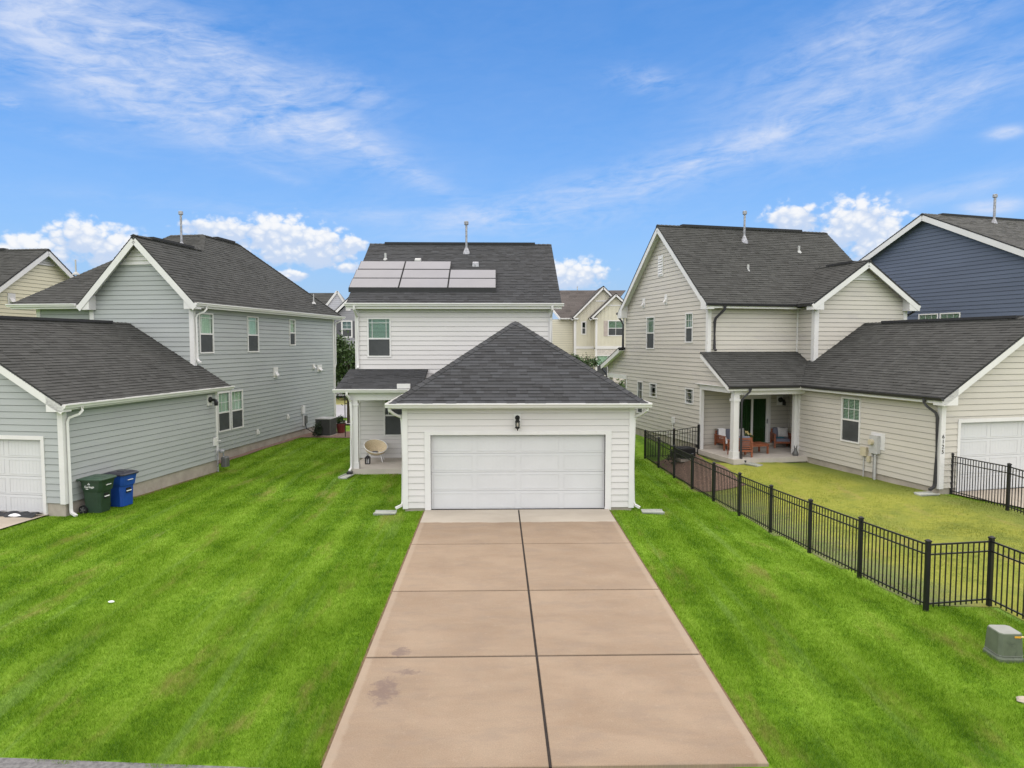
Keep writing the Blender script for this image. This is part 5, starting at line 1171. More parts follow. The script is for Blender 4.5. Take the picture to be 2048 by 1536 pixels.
mb = MB(); mb.hexa([(DRV_U0 + .03, DRV_V0 + .02, -.45), (DRV_U1 - .03, DRV_V0 + .02, -.45), (DRV_U1 - .03, DRV_V1, -.25), (DRV_U0 + .03, DRV_V1, -.25), (DRV_U0 + .03, DRV_V0 + .02, drvz(DRV_V0) - .022), (DRV_U1 - .03, DRV_V0 + .02, drvz(DRV_V0) - .022), (DRV_U1 - .03, DRV_V1, drvz(DRV_V1) - .022), (DRV_U0 + .03, DRV_V1, drvz(DRV_V1) - .022)])
drv = mb.build('driveway', M_JOINT, None, DO); drv.location = FM.w(*DO); drv.rotation_euler = (0, 0, -FM.a); struct(drv)
for a, b in ((7.58, 10.248), (10.296, 12.928), (12.974, 15.848), (15.892, 18.97)):
    for c_, d_ in ((DRV_U0, .601), (.638, DRV_U1)):
        rs = []
        for i, dz_ in ((0, -.13), (0, -.008), (.008, 0)):
            rs.append([(x, y, drvz(y) + dz_) for x, y in ((c_ + i, a + i), (d_ - i, a + i), (d_ - i, b - i), (c_ + i, b - i))])
        mb = MB(); mb.rings(rs); mb.build('slab', M_SLAB, drv, DO)
def fsheet(name, F, us, vs, dz, m):
    mb = MB(); Us, Vs = np.meshgrid(us, vs); Xs = Us * F.u.x + Vs * F.v.x; Ys = Us * F.u.y + Vs * F.v.y; Z = ground(Xs, Ys) + dz; n = len(us)
    mb.v = list(zip(Xs.ravel().tolist(), Ys.ravel().tolist(), Z.ravel().tolist()))
    for j in range(len(vs) - 1):
        for i in range(n - 1): mb.f.append((j * n + i, j * n + i + 1, (j + 1) * n + i + 1, (j + 1) * n + i))
    mb.f.append(tuple(range(n - 1, -1, -1))) if False else None
    return mb.build(name, m, fix=False, smooth=True)
M_PALE = mat("pale_driveway_concrete", (0.42, 0.36, 0.28), .9, .12, 1.2, .3, 60, dirt=((0.24, 0.19, 0.14), 1.4, .58, .6))
struct(fsheet('neighbour_driveway', FL, np.linspace(-21, -15.55, 12), np.linspace(8.0, 16.45, 24), .05, M_PALE))
struct(fsheet('side_driveway', FR, np.linspace(17.9, 23.3, 12), np.linspace(8.0, 16.5, 24), .05, M_PALE))
struct(fsheet('mulch_strip', FL, np.linspace(-16.05, -15.72, 3), np.linspace(24, 33.6, 30), .03, M_MULCH))
struct(fsheet('soil_strip', FL, np.linspace(-15.05, -14.86, 3), np.linspace(18.3, 23.5, 16), .015, M_DIRT))
struct(fsheet('edge_soil', FM, np.linspace(DRV_U0 - .045, DRV_U0 + .04, 3), np.linspace(7.7, 18.9, 40), .012, M_DIRT)); struct(fsheet('edge_soil', FM, np.linspace(DRV_U1 - .04, DRV_U1 + .04, 3), np.linspace(7.7, 18.9, 40), .012, M_DIRT))
struct(fsheet('mulch_bed', F0, np.linspace(-10.7, -5.7, 16), np.linspace(33.75, 36.3, 10), .035, M_MULCH))
fe = lambda y: 7.28 - .0839 * (y - 11.66)
struct(fsheet('fence_mulch', Frame(-4.8), np.linspace(8.30, 9.9, 8), np.linspace(22.2, 27.6, 20), .035, M_MULCH))

# ---------------------------------------------------------------- black metal fences
def picket_mesh(h):
    me = bpy.data.meshes.new('picket'); s = .0085
    me.from_pydata([(x * s, y * s, z) for z in (0, h) for x, y in ((-1, -1), (1, -1), (1, 1), (-1, 1))], [], [(0, 3, 2, 1), (4, 5, 6, 7), (0, 1, 5, 4), (1, 2, 6, 5), (2, 3, 7, 6), (3, 0, 4, 7)])
    me.materials.append(M_BLACK); return me
PK = picket_mesh(1.12)
def post_mesh():
    mb = MB(); s = .034
    mb.rings([[(x * r, y * r, z) for x, y in ((-1, -1), (1, -1), (1, 1), (-1, 1))] for r, z in ((s, -.3), (s, 1.24), (s + .008, 1.24), (s + .008, 1.262), (s * .4, 1.285))])
    o = mb.build('fence_post', M_BLACK); me = o.data; bpy.data.objects.remove(o); return me
PM = post_mesh()
def fence(name, label, pts, gate=None):
    O = pts[0]; e = thing(name, label, 'fence', O)
    def put(nm, me, loc, rz, par=e):
        o = bpy.data.objects.new(nm, me); COL.objects.link(o); o.parent = par; o.location = (loc[0] - O[0], loc[1] - O[1], loc[2] - O[2]); o.rotation_euler = (0, 0, rz); return o
    for i, p in enumerate(pts):
        q = pts[min(i + 1, len(pts) - 1)] if i < len(pts) - 1 else pts[i - 1]
        put('fence_post', PM, p, math.atan2(q[1] - p[1], q[0] - p[0]))
    for i in range(len(pts) - 1):
        p, q = Vector(pts[i]), Vector(pts[i + 1]); rz = math.atan2(q.y - p.y, q.x - p.x); L = (q - p).length; par = e
        if gate == i: par = put('gate', None, O, 0)
        for hz, hh in ((1.185, .014), (1.01, .012), (.13, .012)):
            mb = MB(); d = (q - p).normalized(); s = d.cross(Vector((0, 0, 1))).normalized(); z = Vector((0, 0, 1))
            r = [[tuple(c + s * a * .014 + z * (hz + b * hh)) for a, b in ((-1, -1), (1, -1), (1, 1), (-1, 1))] for c in (p + d * .034, q - d * .034)]
            mb.rings(r); mb.build('rail', M_BLACK, par, O)
        n = int(round((L - .068) / .118))
        for k in range(1, n):
            c = p.lerp(q, (.034 + (L - .068) * k / n) / L); put('picket', PK, (c.x, c.y, c.z + .065), rz, par)
    return e
fz = (0.0, -.10, -.19, -.27, -.32, -.36, -.40, -.40, -.37, -.33)
fpts = [(8.9, 8.1, -.05), (8.78, 10.05, -.04), (8.63, 12.0, -.04)] + [(7.28 - .0839 * 1.96 * k, 11.66 + 1.96 * k, fz[k]) for k in range(10)] + [(6.86, 28.5, -.16), (7.68, 27.72, .10)]
fence('metal_fence', 'long black metal picket fence dividing the green lawn from the yellowish yard', fpts, gate=12)
fence('metal_fence', 'short black metal picket fence in front of the garage door marked 6125', [(13.30, 20.30, .12), (13.2, 17.82, .25), (13.08, 15.3, .2), (12.95, 12.9, .1)])

# ---------------------------------------------------------------- wheeled bins
def wheeled_bin(F, c, m, ml, label, txt=None, tilt=0.0):
    u, v = c; p = F.w(u, v); z = gz(p[0], p[1]); t = thing('wheeled_bin', label, 'wheelie bin', (p[0], p[1], z), -F.a + tilt, 'wheeled bins beside the sage garage')
    def ring(u0, u1, hv, zz, b=.07): return [(u0 + b, -hv, zz), (u1 - b, -hv, zz), (u1, -hv + b, zz), (u1, hv - b, zz), (u1 - b, hv, zz), (u0 + b, hv, zz), (u0, hv - b, zz), (u0, -hv + b, zz)]
    mb = MB(); mb.rings([ring(-.24, .22, .24, .03, .05), ring(-.28, .25, .27, .62), ring(-.28, .29, .275, .64), ring(-.31, .30, .29, .70), ring(-.33, .34, .31, .93), ring(-.35, .36, .33, .935), ring(-.35, .36, .33, .965)])
    body = mb.build('bin_body', m, t)
    for y in (-.16, .16):
        k = MB(); k.box(.255, y - .012, .06, .275, y + .012, .58) if False else None
    mb = MB(); mb.box(.16, -.085, .42, .268, .085, .56); mb.build('grab_recess', M_BLACKP, body)
    mb = MB(); mb.box(.262, -.09, .465, .285, .09, .49); mb.build('grab_bar', M_PRINT, body)
    mb = MB(); mb.box(.325, -.10, .80, .345, .10, .815); mb.build('grab_bar', M_PRINT, body)
    mb = MB(); mb.rings([ring(-.36, .38, .345, .955), ring(-.37, .39, .355, .985), ring(-.35, .37, .335, 1.005), ring(-.22, .25, .24, 1.045, .05)]); lid = mb.build('bin_lid', ml, t)
    mb = MB(); mb.bbox(-.02, -.14, 1.03, .26, .14, 1.06, .015); mb.build('lid_rib', ml, lid)
    mb = MB(); mb.tube([(-.36, -.26, .94), (-.43, -.26, .97), (-.43, .26, .97), (-.36, .26, .94)], .016, n=6); mb.build('handle', ml, t)
    for y in (-.27, .27):
        w_ = MB(); r0 = [[(-.25 + rr * math.cos(k * math.pi / 8), y + dy, .125 + rr * math.sin(k * math.pi / 8)) for k in range(16)] for rr, dy in ((.03, -.028), (.085, -.03), (.09, -.02), (.125, -.028), (.125, .028), (.09, .02), (.085, .03), (.03, .028))]
        w_.rings(r0); wh = w_.build('wheel', M_BLACKP, t)
        h = MB()
        for k in range(5):
            a = k * 2 * math.pi / 5; s_ = -1 if y < 0 else 1
            h.tube([(-.25, y + s_ * .03, .125), (-.25 + .085 * math.cos(a), y + s_ * .03, .125 + .085 * math.sin(a))], .011, n=4)
        h.build('hub', M_ACG, wh)
    if txt:
        o = text_obj(txt, .085, M_PRINT, 'lettering', body, .001); o.location = (.0, -.302, .74); o.rotation_euler = (R_(90), 0, 0)
        o.rotation_euler = (R_(84), 0, 0); o.location = (-.02, -.3135, .755)
        mb = MB(); mb.tube([(-.05, -.326, .85), (-.02, -.330, .895), (.01, -.326, .85), (-.05, -.326, .85)], .005, n=4); mb.box(-.12, -.318, .715, -.05, -.310, .727); mb.build('emblem', M_PRINT, body)
    return t
wheeled_bin(FL, (-14.56, 16.96), M_BING, M_BINGL, 'dark green wheeled bin lettered Garbage, nearest the white downspout', 'Garbage', R_(4))
wheeled_bin(FL, (-14.54, 17.84), M_BINB, M_BINBL, 'blue wheeled bin with black lid behind the green bin', None, R_(-3))

# ---------------------------------------------------------------- green utility pedestal
t = thing('utility_pedestal', 'squat olive green utility box with amber sticker on the lawn by the fence corner', 'utility box', (7.44, 10.0, gz(7.44, 10.0)), R_(-2))
mb = MB(); mb.bbox(-.20, -.21, -.05, .20, .21, .10, .05); mb.build('base_collar', M_UTIL, t)
def rr_(h, z, b): return [(-h + b, -h - .01, z), (h - b, -h - .01, z), (h, -h + b - .01, z), (h, h - b, z), (h - b, h, z), (-h + b, h, z), (-h, h - b, z), (-h, -h + b - .01, z)]
mb = MB(); mb.rings([rr_(.19, .10, .045), rr_(.19, .105, .045)]); mb.build('seam_line', M_UTILT, t)
mb = MB(); mb.rings([rr_(.188, .105, .045), rr_(.170, .42, .045), rr_(.160, .432, .04)]); mb.build('cabinet', M_UTIL, t)
mb = MB(); mb.rings([rr_(.160, .430, .04), rr_(.150, .436, .04)]); mb.build('top_panel', M_UTILT, t)
mb = MB(); mb.box(.03, -.190, .375, .115, -.172, .40); mb.build('sticker', M_YEL, t); mb = MB(); mb.box(.118, -.190, .382, .165, -.172, .40); mb.build('sticker', mat("pale_sticker", (.75, .55, .25), .5, .05), t)

# ---------------------------------------------------------------- splash blocks, litter
def splash(F, c, rz, label, sx=.30, sy=.15):
    p = F.w(*c); mb = MB(); mb.rings([[(x * sx, y * sy * k, z) for x, y, k in ((-1, -1, .8), (1, -1, 1), (1, 1, 1), (-1, 1, .8))] for z in (-.05, .035)])
    t = mb.build('splash_block', mat("grey_green_concrete", (.36, .37, .32), .9, .15, 6)); t.location = (p[0], p[1], gz(p[0], p[1]) + .01); t.rotation_euler = (0, 0, rz); tag(t, label, 'splash block', 'splash blocks under downspouts')
    for s in (-1, 1):
        k = MB(); k.box(-sx, s * sy - .02, .03, sx, s * sy + .02, .06); k.build('rim', t.data.materials[0], t)
splash(FM, (-3.12, 18.78), R_(180), 'concrete splash block at the left corner of the white garage'); splash(FM, (4.40, 18.78), 0, 'concrete splash block at the right corner of the white garage')
splash(FM, (-5.16, 23.15), R_(-100), 'pale splash block at the foot of the white porch post'); splash(FR, (14.85, 22.0), R_(-60), 'pale splash block below the dark downspout by the patio'); splash(FR, (16.95, 16.35), R_(190), 'grey splash block at the corner of the garage marked 6125')
def blobmesh(name, m, loc, sx, sy, sz, label, cat, seed=0):
    mb = MB(); n = 9; rs = []
    for z, r in ((0, .7), (.35, 1), (.75, .75), (1, .25)):
        rs.append([((math.cos(k * 2 * math.pi / n)) * r * sx * random.uniform(.75, 1.2), math.sin(k * 2 * math.pi / n) * r * sy * random.uniform(.75, 1.2), z * sz) for k in range(n)])
    mb.rings(rs); o = mb.build(name, m); o.location = loc; return tag(o, label, cat)
blobmesh('paper_scrap', M_PRINT, (-7.40, 12.25, gz(-7.4, 12.25) + .03), .055, .035, .03, 'small white scrap lying on the left lawn', 'litter')
blobmesh('stone', M_PALE, (6.86, 8.82, gz(6.86, 8.82)), .10, .08, .07, 'pale stone in the grass at the lower right edge', 'stone')
p = FL.w(-16.6, 16.05); z = gz(p[0], p[1]) + .05
mb = MB(); n = 16; r0, r1, r2 = [], [], []
for i in range(n): 
    x = -1.5 + 2.45 * i / (n - 1); r0.append((x, -.16 + random.uniform(-.05, .05), .01)); r1.append((x, random.uniform(-.03, .03), random.uniform(.03, .13))); r2.append((x, .18, random.uniform(.02, .10)))
mb.rings([r0, r1, r2], cap=False, closed=False); o = mb.build('tarpaulin', M_TARP, fix=False); o.location = (p[0], p[1], z); o.rotation_euler = (0, 0, -FL.a); tag(o, 'crumpled dark tarpaulin along the foot of the sage garage door', 'tarpaulin')
blobmesh('plastic_bag', M_PRINT, (FL.w(-16.25, 15.93)[0], FL.w(-16.25, 15.93)[1], z + .01), .17, .07, .09, 'white plastic sheet bundled beside the dark tarpaulin', 'plastic bag')

# ---------------------------------------------------------------- front wall lantern of the white garage
pw = (0.585, 18.97, 2.52); t = thing('wall_lantern', 'black carriage lantern with pale glass above the white garage door', 'wall light', FM.w(*pw), -FM.a)
mb = MB(); mb.box(-.105, -.02, -.19, .105, .03, .22); mb.build('mounting_block', M_WHITE, t)
mb = MB(); mb.rings([[(r * math.cos(k * math.pi / 6), y, .10 + r * math.sin(k * math.pi / 6)) for k in range(12)] for r, y in ((.068, -.02), (.068, -.05), (.03, -.075), (.0, -.08))]); mb.tube([(0, -.06, .10), (0, -.11, .12), (0, -.14, .08), (0, -.14, .05)], .02, n=6); mb.build('bracket', M_BLACK, t)
mb = MB(); mb.lathe((0, -.14, 0), [(.02, .07), (.055, .055), (.055, .02), (.075, .0), (.072, -.015), (.03, -.02)], 8); mb.build('lamp_cap', M_BLACK, t)
mb = MB(); mb.lathe((0, -.14, 0), [(.052, -.02), (.052, -.155)], 8); mb.build('lamp_glass', M_GLASSC, t, fix=True)
mb = MB(); mb.lathe((0, -.14, 0), [(.03, -.03), (.034, -.10), (.02, -.145)], 8); mb.build('lamp_tube', mat("frosted_lamp", (.62, .56, .46), .6, .05), t)
mb = MB()
for k in range(6):
    a = k * math.pi / 3; mb.tube([(.062 * math.cos(a), -.14 + .062 * math.sin(a), -.01), (.058 * math.cos(a), -.14 + .058 * math.sin(a), -.16)], .006, n=4)
mb.lathe((0, -.14, 0), [(.06, -.15), (.075, -.16), (.05, -.19), (.02, -.21), (.012, -.25), (.004, -.26)], 8); mb.build('lamp_cage', M_BLACK, t)
# small white threshold marker at the door centre is part of the drive joint

# ---------------------------------------------------------------- porch of the white house
pc = FM.w(-4.52, 25.22, .30); t = thing('bowl_chair', 'round pale wicker bowl chair on thin white legs on the white porch', 'chair', pc, -FM.a)
tl = Matrix.Translation((0, 0, .50)) @ Matrix.Rotation(R_(12), 4, 'Y') @ Matrix.Rotation(R_(30), 4, 'X')
mb = MB(); rs = []
for r, z in ((.03, -.20), (.14, -.185), (.26, -.12), (.36, -.02), (.42, .10), (.435, .10), (.385, -.035), (.28, -.145), (.15, -.21), (.03, -.225)):
    rs.append([tuple(tl @ Vector((r * math.cos(k * math.pi / 12), r * .92 * math.sin(k * math.pi / 12), z))) for k in range(24)])
mb.rings(rs); bowl = mb.build('bowl', M_WICKER, t, smooth=True)
mb = MB(); ringp = [tuple(tl @ Vector((.43 * math.cos(k * math.pi / 12), .396 * math.sin(k * math.pi / 12), .105))) for k in range(25)]; mb.tube(ringp, .014, n=5); mb.build('rim', M_PRINT, bowl)
mb = MB(); mb.lathe(tuple(tl @ Vector((0, 0, -.19))), [(.11, 0), (.10, .03), (.02, .035)], 10); mb.build('seat_pad', M_CUSH, bowl)
for a, b in ((-.20, -.22), (.24, -.20), (-.24, .22), (.22, .22)):
    mb = MB(); mb.tube([(a * .75, b * .75, .40), (a * 1.25, b * 1.25, 0)], .013, n=6); mb.build('leg', M_PRINT, t)
pl = FM.w(-4.72, 24.70, .30); t = thing('candle_lantern', 'small black candle lantern on the porch floor in front of the bowl chair', 'lantern', pl, -FM.a)
mb = MB(); mb.box(-.085, -.085, 0, .085, .085, .03); mb.rings([[(x * r, y * r, z) for x, y in ((-1, -1), (1, -1), (1, 1), (-1, 1))] for r, z in ((.095, .21), (.09, .24), (.05, .29), (.02, .31))]); 
for x in (-1, 1):
    for y in (-1, 1): mb.box(x * .078 - .01, y * .078 - .01, .03, x * .078 + .01, y * .078 + .01, .21)
for x in (-1, 1): mb.box(x * .083 - .004, -.012, .03, x * .083 + .004, .012, .21); mb.box(-.012, x * .083 - .004, .03, .012, x * .083 + .004, .21)
mb.tube([(0, 0, .30), (-.03, 0, .34), (0, 0, .375), (.03, 0, .34), (0, 0, .30)], .006, n=4); mb.build('frame', M_BLACK, t)
mb = MB(); mb.lathe((0, 0, .03), [(.045, 0), (.045, .13), (.02, .135)], 10); mb.build('candle', M_PRINT, t)

# ---------------------------------------------------------------- patio furniture of the greige house
PZ = .352
def wood_seat(label, cu, cv, rz, wd, name='armchair', cat='armchair', group=None):
    """slatted teak seat; local -y is the front"""
    p = FR.w(cu, cv, PZ); t = thing(name, label, cat, p, -FR.a + rz, group); h = wd / 2
    for x in (-h, h):
        for y, hh in ((-.34, .56), (.34, .60)):
            mb = MB(); mb.box(x - .03, y - .03, 0, x + .03, y + .03, hh); mb.build('leg', M_TEAK, t)
        mb = MB(); mb.box(x - .04, -.40, .56, x + .04, .38, .59); ar = mb.build('armrest', M_TEAK, t)
        for k in range(4):
            mb = MB(); z = .30 + k * .065; mb.box(x - .012, -.31, z, x + .012, .31, z + .042); mb.build('slat', M_TEAK, ar)
    mb = MB(); mb.box(-h, -.35, .20, h, -.31, .28); mb.box(-h, .31, .20, h, .35, .28); mb.box(-h, -.31, .255, h, .31, .275); mb.build('seat_frame', M_TEAK, t)
    bk = MB(); bk.box(-h, .33, .68, h, .37, .74); bk.box(-h, .33, .28, -h + .05, .37, .68); bk.box(h - .05, .33, .28, h, .37, .68); bf = bk.build('back_frame', M_TEAK, t)
    for k in range(5):
        mb = MB(); z = .32 + k * .07; mb.box(-h + .05, .34, z, h - .05, .36, z + .04); mb.build('slat', M_TEAK, bf)
    mb = MB(); mb.bbox(-h + .05, -.34, .28, h - .05, .24, .40, .03); mb.build('seat_cushion', M_CUSH, t)
    mb = MB(); mb.bbox(-h + .05, .16, .39, h - .05, .32, .80, .03); mb.build('back_cushion', M_CUSH, t); return t
def pillow(label, u, v, z, rz, m=M_PATT, s=.22):
    p = FR.w(u, v, z); mb = MB(); rs = []
    for k, d in ((0, 0), (.8, .045), (1.0, 0), (.8, -.045), (0, 0)):
        pass
    n = 8
    for d, k in ((-.055, .55), (-.03, .93), (0, 1), (.03, .93), (.055, .55)):
        pts = []
        for i in range(4 * n):
            sd_, f = divmod(i, n); f = -1 + 2 * f / n; c_ = 1 - .10 * (1 - f * f)
            x, y = ((f, -c_), (c_, f), (-f, c_), (-c_, -f))[sd_]; pts.append((x * s * k, d, s + y * s * k))
        rs.append(pts)
    mb.rings(rs); o = mb.build('pillow', m, smooth=True); o.location = p; o.rotation_euler = (R_(-14), 0, -FR.a + rz); return tag(o, label, 'pillow')
wood_seat('slatted teak loveseat with grey-blue cushions against the patio back wall', 15.72, 24.70, 0, 1.26, 'loveseat', 'loveseat')
wood_seat('slatted teak armchair with its back turned, next to the patio post', 14.98, 23.08, R_(168), .66, group='teak patio armchairs')
wood_seat('teak armchair with grey-blue cushions in the shaded right corner of the patio', 17.92, 24.62, R_(-22), .66, group='teak patio armchairs')
pillow('speckled white pillow upright at the right end of the loveseat', 16.08, 24.72, PZ + .40, R_(6)); pillow('speckled pillow on the armchair in the shaded corner', 18.02, 24.62, PZ + .40, R_(-22))
pillow('plain pale cushion on the seat of the armchair by the post', 15.0, 23.0, PZ + .40, R_(168), M_THROW, .20)
mb = MB(); rs = []
for x in np.linspace(-.16, .16, 6): rs.append([(x, -.42, .30), (x + .01, -.40, .425), (x - .01, .02, .43 + .01 * random.random()), (x, .12, .60), (x + .02, .16, .83), (x, .40, .84)])
mb.rings(rs, cap=False, closed=False); o = mb.build('throw_blanket', M_THROW, smooth=True, fix=False); o.location = FR.w(15.24, 24.66, PZ); o.rotation_euler = (0, 0, -FR.a); tag(o, 'white throw draped over the left end of the loveseat', 'blanket')
o = blobmesh('folded_cloth', M_TEAL, FR.w(17.80, 24.52, PZ + .40), .20, .14, .06, 'teal folded cloth on the seat of the corner armchair', 'cloth')
t = thing('coffee_table', 'low slatted teak coffee table in the middle of the patio', 'table', FR.w(15.84, 23.55, PZ), -FR.a)
for x in (-.50, .50):
    for y in (-.28, .28): mb = MB(); mb.box(x - .03, y - .03, 0, x + .03, y + .03, .37); mb.build('leg', M_TEAK, t)
mb = MB(); mb.box(-.53, -.31, .30, .53, -.28, .37); mb.box(-.53, .28, .30, .53, .31, .37); mb.box(-.53, -.28, .30, -.50, .28, .37); mb.box(.50, -.28, .30, .53, .28, .37); mb.build('apron', M_TEAK, t)
for k in range(7): mb = MB(); y = -.33 + k * .095; mb.box(-.56, y, .37, .56, y + .085, .395); mb.build('slat', M_TEAK, t)

def leafcloud(mb, pts, size, up=.3):
    for p in pts:
        a = rng.normal(size=3); a[2] = abs(a[2]) * (1 + up); a /= np.linalg.norm(a); b = np.cross(a, rng.normal(size=3)); b /= np.linalg.norm(b); c = np.cross(a, b); s = size * rng.uniform(.6, 1.3)
        p = np.asarray(p); mb.add([tuple(p - b * s * .5), tuple(p + c * s * .32), tuple(p + b * s * .6), tuple(p - c * s * .32)], [(0, 1, 2, 3)], float(rng.random()))
def crown_pts(c, r, n, clumps=14, spread=.34, hollow=.35):
    cs = []
    while len(cs) < clumps:
        d = rng.normal(size=3); d /= np.linalg.norm(d); cs.append(d * rng.uniform(hollow, .85))
    cs = np.array(cs); idx = rng.integers(0, clumps, n); q = cs[idx] + rng.normal(size=(n, 3)) * spread * rng.uniform(.5, 1, (clumps, 1))[idx] * .6
    return np.asarray(c) + q * np.asarray(r)
def plant(name, label, cat, loc, r, h0, n, size, m, trunk=None, group=None, clumps=14, stems=True, loc_extra=None):
    t = thing(name, label, cat, loc, 0, group); mb = MB(); leafcloud(mb, crown_pts((0, 0, h0), r, n, clumps), size); mb.build('foliage', m, t, fix=False)
    mb = MB(); tr_ = trunk or .02; top = h0 - r[2] * .2
    mb.tube([(0, 0, -.1), (.02 * r[0], 0, top * .5), (.05 * r[0], .02, top), (0, 0, h0 + r[2] * .5)], tr_, n=6, taper=[1.2, 1, .7, .2])
    for k in range(7):
        a = k * 2.4; zz_ = top * (.55 + .06 * k); e = Vector((math.cos(a) * r[0] * .7, math.sin(a) * r[1] * .7, h0 + r[2] * random.uniform(-.4, .6))); s0 = Vector((.04 * r[0], 0, zz_)); mb.tube([s0, s0.lerp(e, .5) + Vector((0, 0, .06 * r[2])), e], tr_ * .45, n=5, taper=[1, .6, .2])
    mb.build('trunk' if trunk else 'stem', M_BARK, t); return t
# terracotta pot with flowers on the table
t = thing('flower_pot', 'wide terracotta pot on the teak coffee table', 'plant pot', FR.w(15.62, 23.62, PZ + .396), -FR.a)
mb = MB(); mb.lathe((0, 0, 0), [(.13, 0), (.165, .02), (.185, .22), (.195, .225), (.195, .255), (.175, .255), (.16, .20), (.0, .20)], 16); mb.build('pot', M_TERRA, t, smooth=False)
t2 = thing('flowers', 'cream flowers with green leaves growing in the terracotta pot', 'flowers', FR.w(15.62, 23.62, PZ + .59), -FR.a)
mb = MB(); leafcloud(mb, crown_pts((0, 0, .10), (.20, .20, .14), 60, 6), .10); mb.build('leaves', M_LEAF, t2, fix=False); mb = MB(); leafcloud(mb, crown_pts((0, 0, .19), (.22, .20, .12), 40, 5), .09); mb.build('petals', M_PETAL, t2, fix=False)
# small dark ornament
t = thing('garden_ornament', 'small dark garden ornament with two upright points at the patio corner', 'ornament', FR.w(17.12, 22.62, PZ), -FR.a)
mb = MB(); mb.lathe((0, 0, 0), [(.10, 0), (.12, .05), (.105, .12), (.07, .17), (.06, .20), (.065, .25), (.03, .29)], 10); mb.build('ornament_body', M_ACG, t, smooth=True)
for x in (-.035, .035): mb = MB(); mb.tube([(x, 0, .26), (x * 1.5, 0, .34), (x * 1.9, 0, .40)], .022, n=6, taper=[1, 1, .3]); mb.build('upright_point', M_ACG, t)

# ---------------------------------------------------------------- air conditioners, shrubs, trees
def ac_unit(x, y, sx, h, label, rz=0.0, m=M_ACG, mt=M_METER):
    z = gz(x, y); t = thing('air_conditioner', label, 'air conditioner', (x, y, z), rz); s = sx / 2
    mb = MB(); mb.box(-s - .05, -s - .05, -.06, s + .05, s + .05, .05); mb.build('base_pad', M_CONC, t)
    mb = MB(); mb.box(-s + .02, -s + .02, .06, s - .02, s - .02, h - .04); b = mb.build('casing', M_BLACKP, t)
    mb = MB(); n = 16
    for k in range(n + 1):
        a = -s + 2 * s * k / n; mb.box(a - .009, -s - .002, .08, a + .009, -s + .022, h - .05); mb.box(a - .009, s - .022, .08, a + .009, s + .002, h - .05); mb.box(-s - .002, a - .009, .08, -s + .022, a + .009, h - .05); mb.box(s - .022, a - .009, .08, s + .002, a + .009, h - .05)
    mb.build('louvre_fins', m, b, kind='stuff')
    mb = MB(); mb.bbox(-s - .01, -s - .01, h - .05, s + .01, s + .01, h, .02); mb.lathe((0, 0, h - .002), [(s * .8, 0), (s * .78, .02), (s * .3, .025), (.0, .025)], 16); mb.build('top_grille', mt, t)
ac_unit(-9.58, 34.72, .78, .93, 'tall grey air conditioner by the back corner of the sage house', -FL.a)
ac_unit(7.02, 27.3, .60, .48, 'low dark air conditioner half hidden behind the black fence', -FR.a, M_BLACKP, M_BLACKP)
z_ = lambda x, y: gz(x, y) + .03
plant('shrub', 'small dark rounded shrub in front of the grey air conditioner', 'shrub', (-9.86, 34.05, z_(-9.86, 34.05)), (.32, .30, .36), .38, 1500, .055, M_LEAFD, group='small shrubs by the air conditioners', clumps=22)
plant('shrub', 'dark shrub growing behind the black fence near the gate', 'shrub', (6.55, 27.3, z_(6.55, 27.3)), (.32, .30, .32), .34, 900, .055, M_LEAFD, group='small shrubs by the air conditioners', clumps=18)
t = thing('plant_pot', 'red glazed pot standing on the mulch behind the grey air conditioner', 'plant pot', (-9.06, 35.7, z_(-9.06, 35.7)))
mb = MB(); mb.lathe((0, 0, 0), [(.17, 0), (.19, .02), (.25, .42), (.28, .43), (.28, .49), (.25, .49), (.23, .42), (0, .40)], 14); mb.build('pot', M_REDPOT, t, smooth=False)
plant('potted_bush', 'leafy green bush growing in the red pot', 'bush', (-9.1, 35.68, z_(-9.06, 35.7) + .42), (.36, .34, .34), .26, 1100, .06, M_LEAF, clumps=18)
mb = MB(); mb.tube([(0, 0, -.1), (0, 0, 2.5), (0, 0, 2.75), (.12, 0, 2.9), (.25, 0, 2.8)], .022, n=8); mb.tube([(0, 0, 1.72), (.5, .0, 1.70)], .018, n=6)
o = mb.build('metal_pole', M_BLACK); o.location = (-8.44, 34.1, gz(-8.44, 34.1)); tag(o, 'thin black metal pole standing in the mulch bed', 'pole')
plant('young_tree', 'leafy young street tree seen between the sage and white houses', 'tree', (-9.95, 41.0, gz(-9.95, 41)), (1.55, 1.5, 2.1), 3.9, 5200, .17, M_LEAF2, .09, clumps=34)
plant('ornamental_tree', 'small open ornamental tree in front of the beige house', 'tree', (6.40, 58, gz(6.40, 58)), (1.5, 1.4, 1.35), 3.35, 1500, .19, M_LEAF, .06, clumps=16)
for i, (x, y, r, h) in enumerate(((7.6, 56.6, 1.5, 1.1), (10.0, 57.2, 1.7, 1.2), (12.6, 57.5, 1.8, 1.3))):
    plant('bush', ('bright green bush seen through the far porch opening of the greige house', 'full green bush behind the greige house, middle of a row of three', 'green bush behind the greige house, furthest right of its row')[i], 'bush', (x, y, gz(x, y)), (r, r * .9, h), h, 1700, .2, M_LEAF2, group='green bushes across the street', clumps=20)
for i, (x, y) in enumerate(((-19, 57), (-33, 60), (24, 70), (40, 66))):
    plant('street_tree', ('street tree hidden behind the sage house', 'street tree far left across the street', 'street tree beyond the navy house', 'street tree far right across the street')[i], 'tree', (x, y, gz(x, y)), (1.4, 1.4, 1.5), 2.6, 1500, .22, M_LEAF2, .08, clumps=18, group='trees across the street')

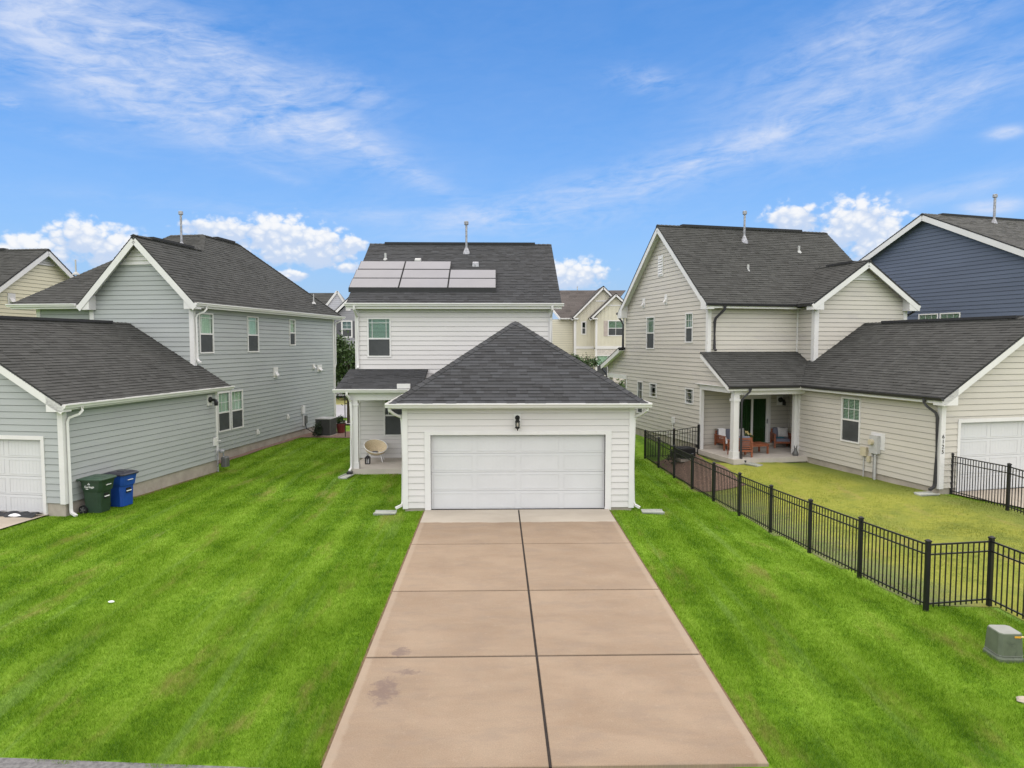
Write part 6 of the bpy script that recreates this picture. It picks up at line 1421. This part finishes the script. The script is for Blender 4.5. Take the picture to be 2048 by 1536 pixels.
# ---------------------------------------------------------------- grass
def inside(F, x, y, u0, u1, v0, v1): u = x * F.u.x + y * F.u.y; v = x * F.v.x + y * F.v.y; return (u > u0) & (u < u1) & (v > v0) & (v < v1)
def blades(name, m, label, x0, x1, y0, y1, k, right=False, hmul=1.0):
    N = int((x1 - x0) * (y1 - y0) * k); x = rng.uniform(x0, x1, N); y = rng.uniform(y0, y1, N)
    d = np.hypot(x, y); keep = rng.random(N) < np.minimum(1, (9.0 / np.maximum(d, 7)) ** 1.7)
    keep &= (np.abs(x) / (y + .1) < .86) & (y > np.interp(x, [-60, -6, -2.1, 3.2, 6, 9, 60], [9.4, 7.80, 7.56, 7.50, 7.60, 7.68, 8.2]) - .02 + .05 * np.sin(x * 5) + .03 * np.sin(x * 17))
    x, y, d = x[keep], y[keep], d[keep]
    bad = inside(FM, x, y, DRV_U0 - .03, DRV_U1 + .03, 5, 19.2) | inside(FM, x, y, -2.66, 3.9, 18.95, 27) | inside(FM, x, y, -5.16, -2.5, 23.62, 36) | inside(FM, x, y, -5.4, 2.2, 25.9, 36) | inside(FL, x, y, -30, -14.98, 16.25, 23.6) | inside(FL, x, y, -30, -15.72, 23, 40) | inside(FL, x, y, -21, -15.5, 5, 16.5) | inside(F0, x, y, -10.8, -5.7, 33.7, 36.4)
    bad |= inside(FR, x, y, 17.40, 30, 16.3, 30) | inside(FR, x, y, 14.3, 30, 22.4, 40) | inside(FR, x, y, 17.85, 30, 5, 16.5) | inside(Frame(-4.8), x, y, 8.28, 9.9, 22.2, 27.6)
    fx = 7.28 - .0839 * (y - 11.66); rl = ((y < 11.9) & (x > 8.75)) | ((y >= 11.9) & (x > fx + .04))
    fxx = np.abs(x - np.where(y < 11.9, 8.75, fx)); thin = (fxx < .16) & (rng.random(len(x)) < .6) & (y > 11)
    ok = ~bad & (rl if right else ~rl) & ~thin; x, y, d = x[ok], y[ok], d[ok]; n = len(x); z = ground(x, y)
    patch = 0.5 + 0.5 * np.sin(x * 1.7 + 2 * np.sin(y * .8)) * np.sin(y * 1.3 + 1.5 * np.sin(x * .9))
    h = rng.uniform(.022, .060, n) * (0.65 + .6 * patch) * hmul; wd = rng.uniform(.0035, .0065, n) * np.maximum(1, d / 8.5); th = rng.uniform(0, 2 * np.pi, n); ln = h * rng.uniform(.2, 1.1, n); la = rng.uniform(0, 2 * np.pi, n)
    V = np.empty((n, 3, 3), np.float32); cx, cy = np.cos(th) * wd / 2, np.sin(th) * wd / 2
    V[:, 0] = np.stack([x - cx, y - cy, z - .004], 1); V[:, 1] = np.stack([x + cx, y + cy, z - .004], 1); V[:, 2] = np.stack([x + np.cos(la) * ln, y + np.sin(la) * ln, z + h], 1)
    me = bpy.data.meshes.new(name); me.vertices.add(n * 3); me.vertices.foreach_set('co', V.ravel()); me.loops.add(n * 3); me.loops.foreach_set('vertex_index', np.arange(n * 3, dtype=np.int32))
    me.polygons.add(n); me.polygons.foreach_set('loop_start', np.arange(0, n * 3, 3, dtype=np.int32)); me.polygons.foreach_set('loop_total', np.full(n, 3, np.int32))
    at = me.attributes.new('tone', 'FLOAT', 'FACE'); at.data.foreach_set('value', np.clip(rng.normal(.5, .25, n), 0, 1).astype(np.float32)); me.materials.append(m); me.update(); me.validate()
    o = bpy.data.objects.new(name, me); COL.objects.link(o); o['kind'] = 'stuff'; tag(o, label, 'grass'); print(name, n); return o
blades('grass', M_BLADE, 'bright green mown grass of the lawns on both sides of the driveway', -15, 9.5, 7.3, 34.5, 9500)
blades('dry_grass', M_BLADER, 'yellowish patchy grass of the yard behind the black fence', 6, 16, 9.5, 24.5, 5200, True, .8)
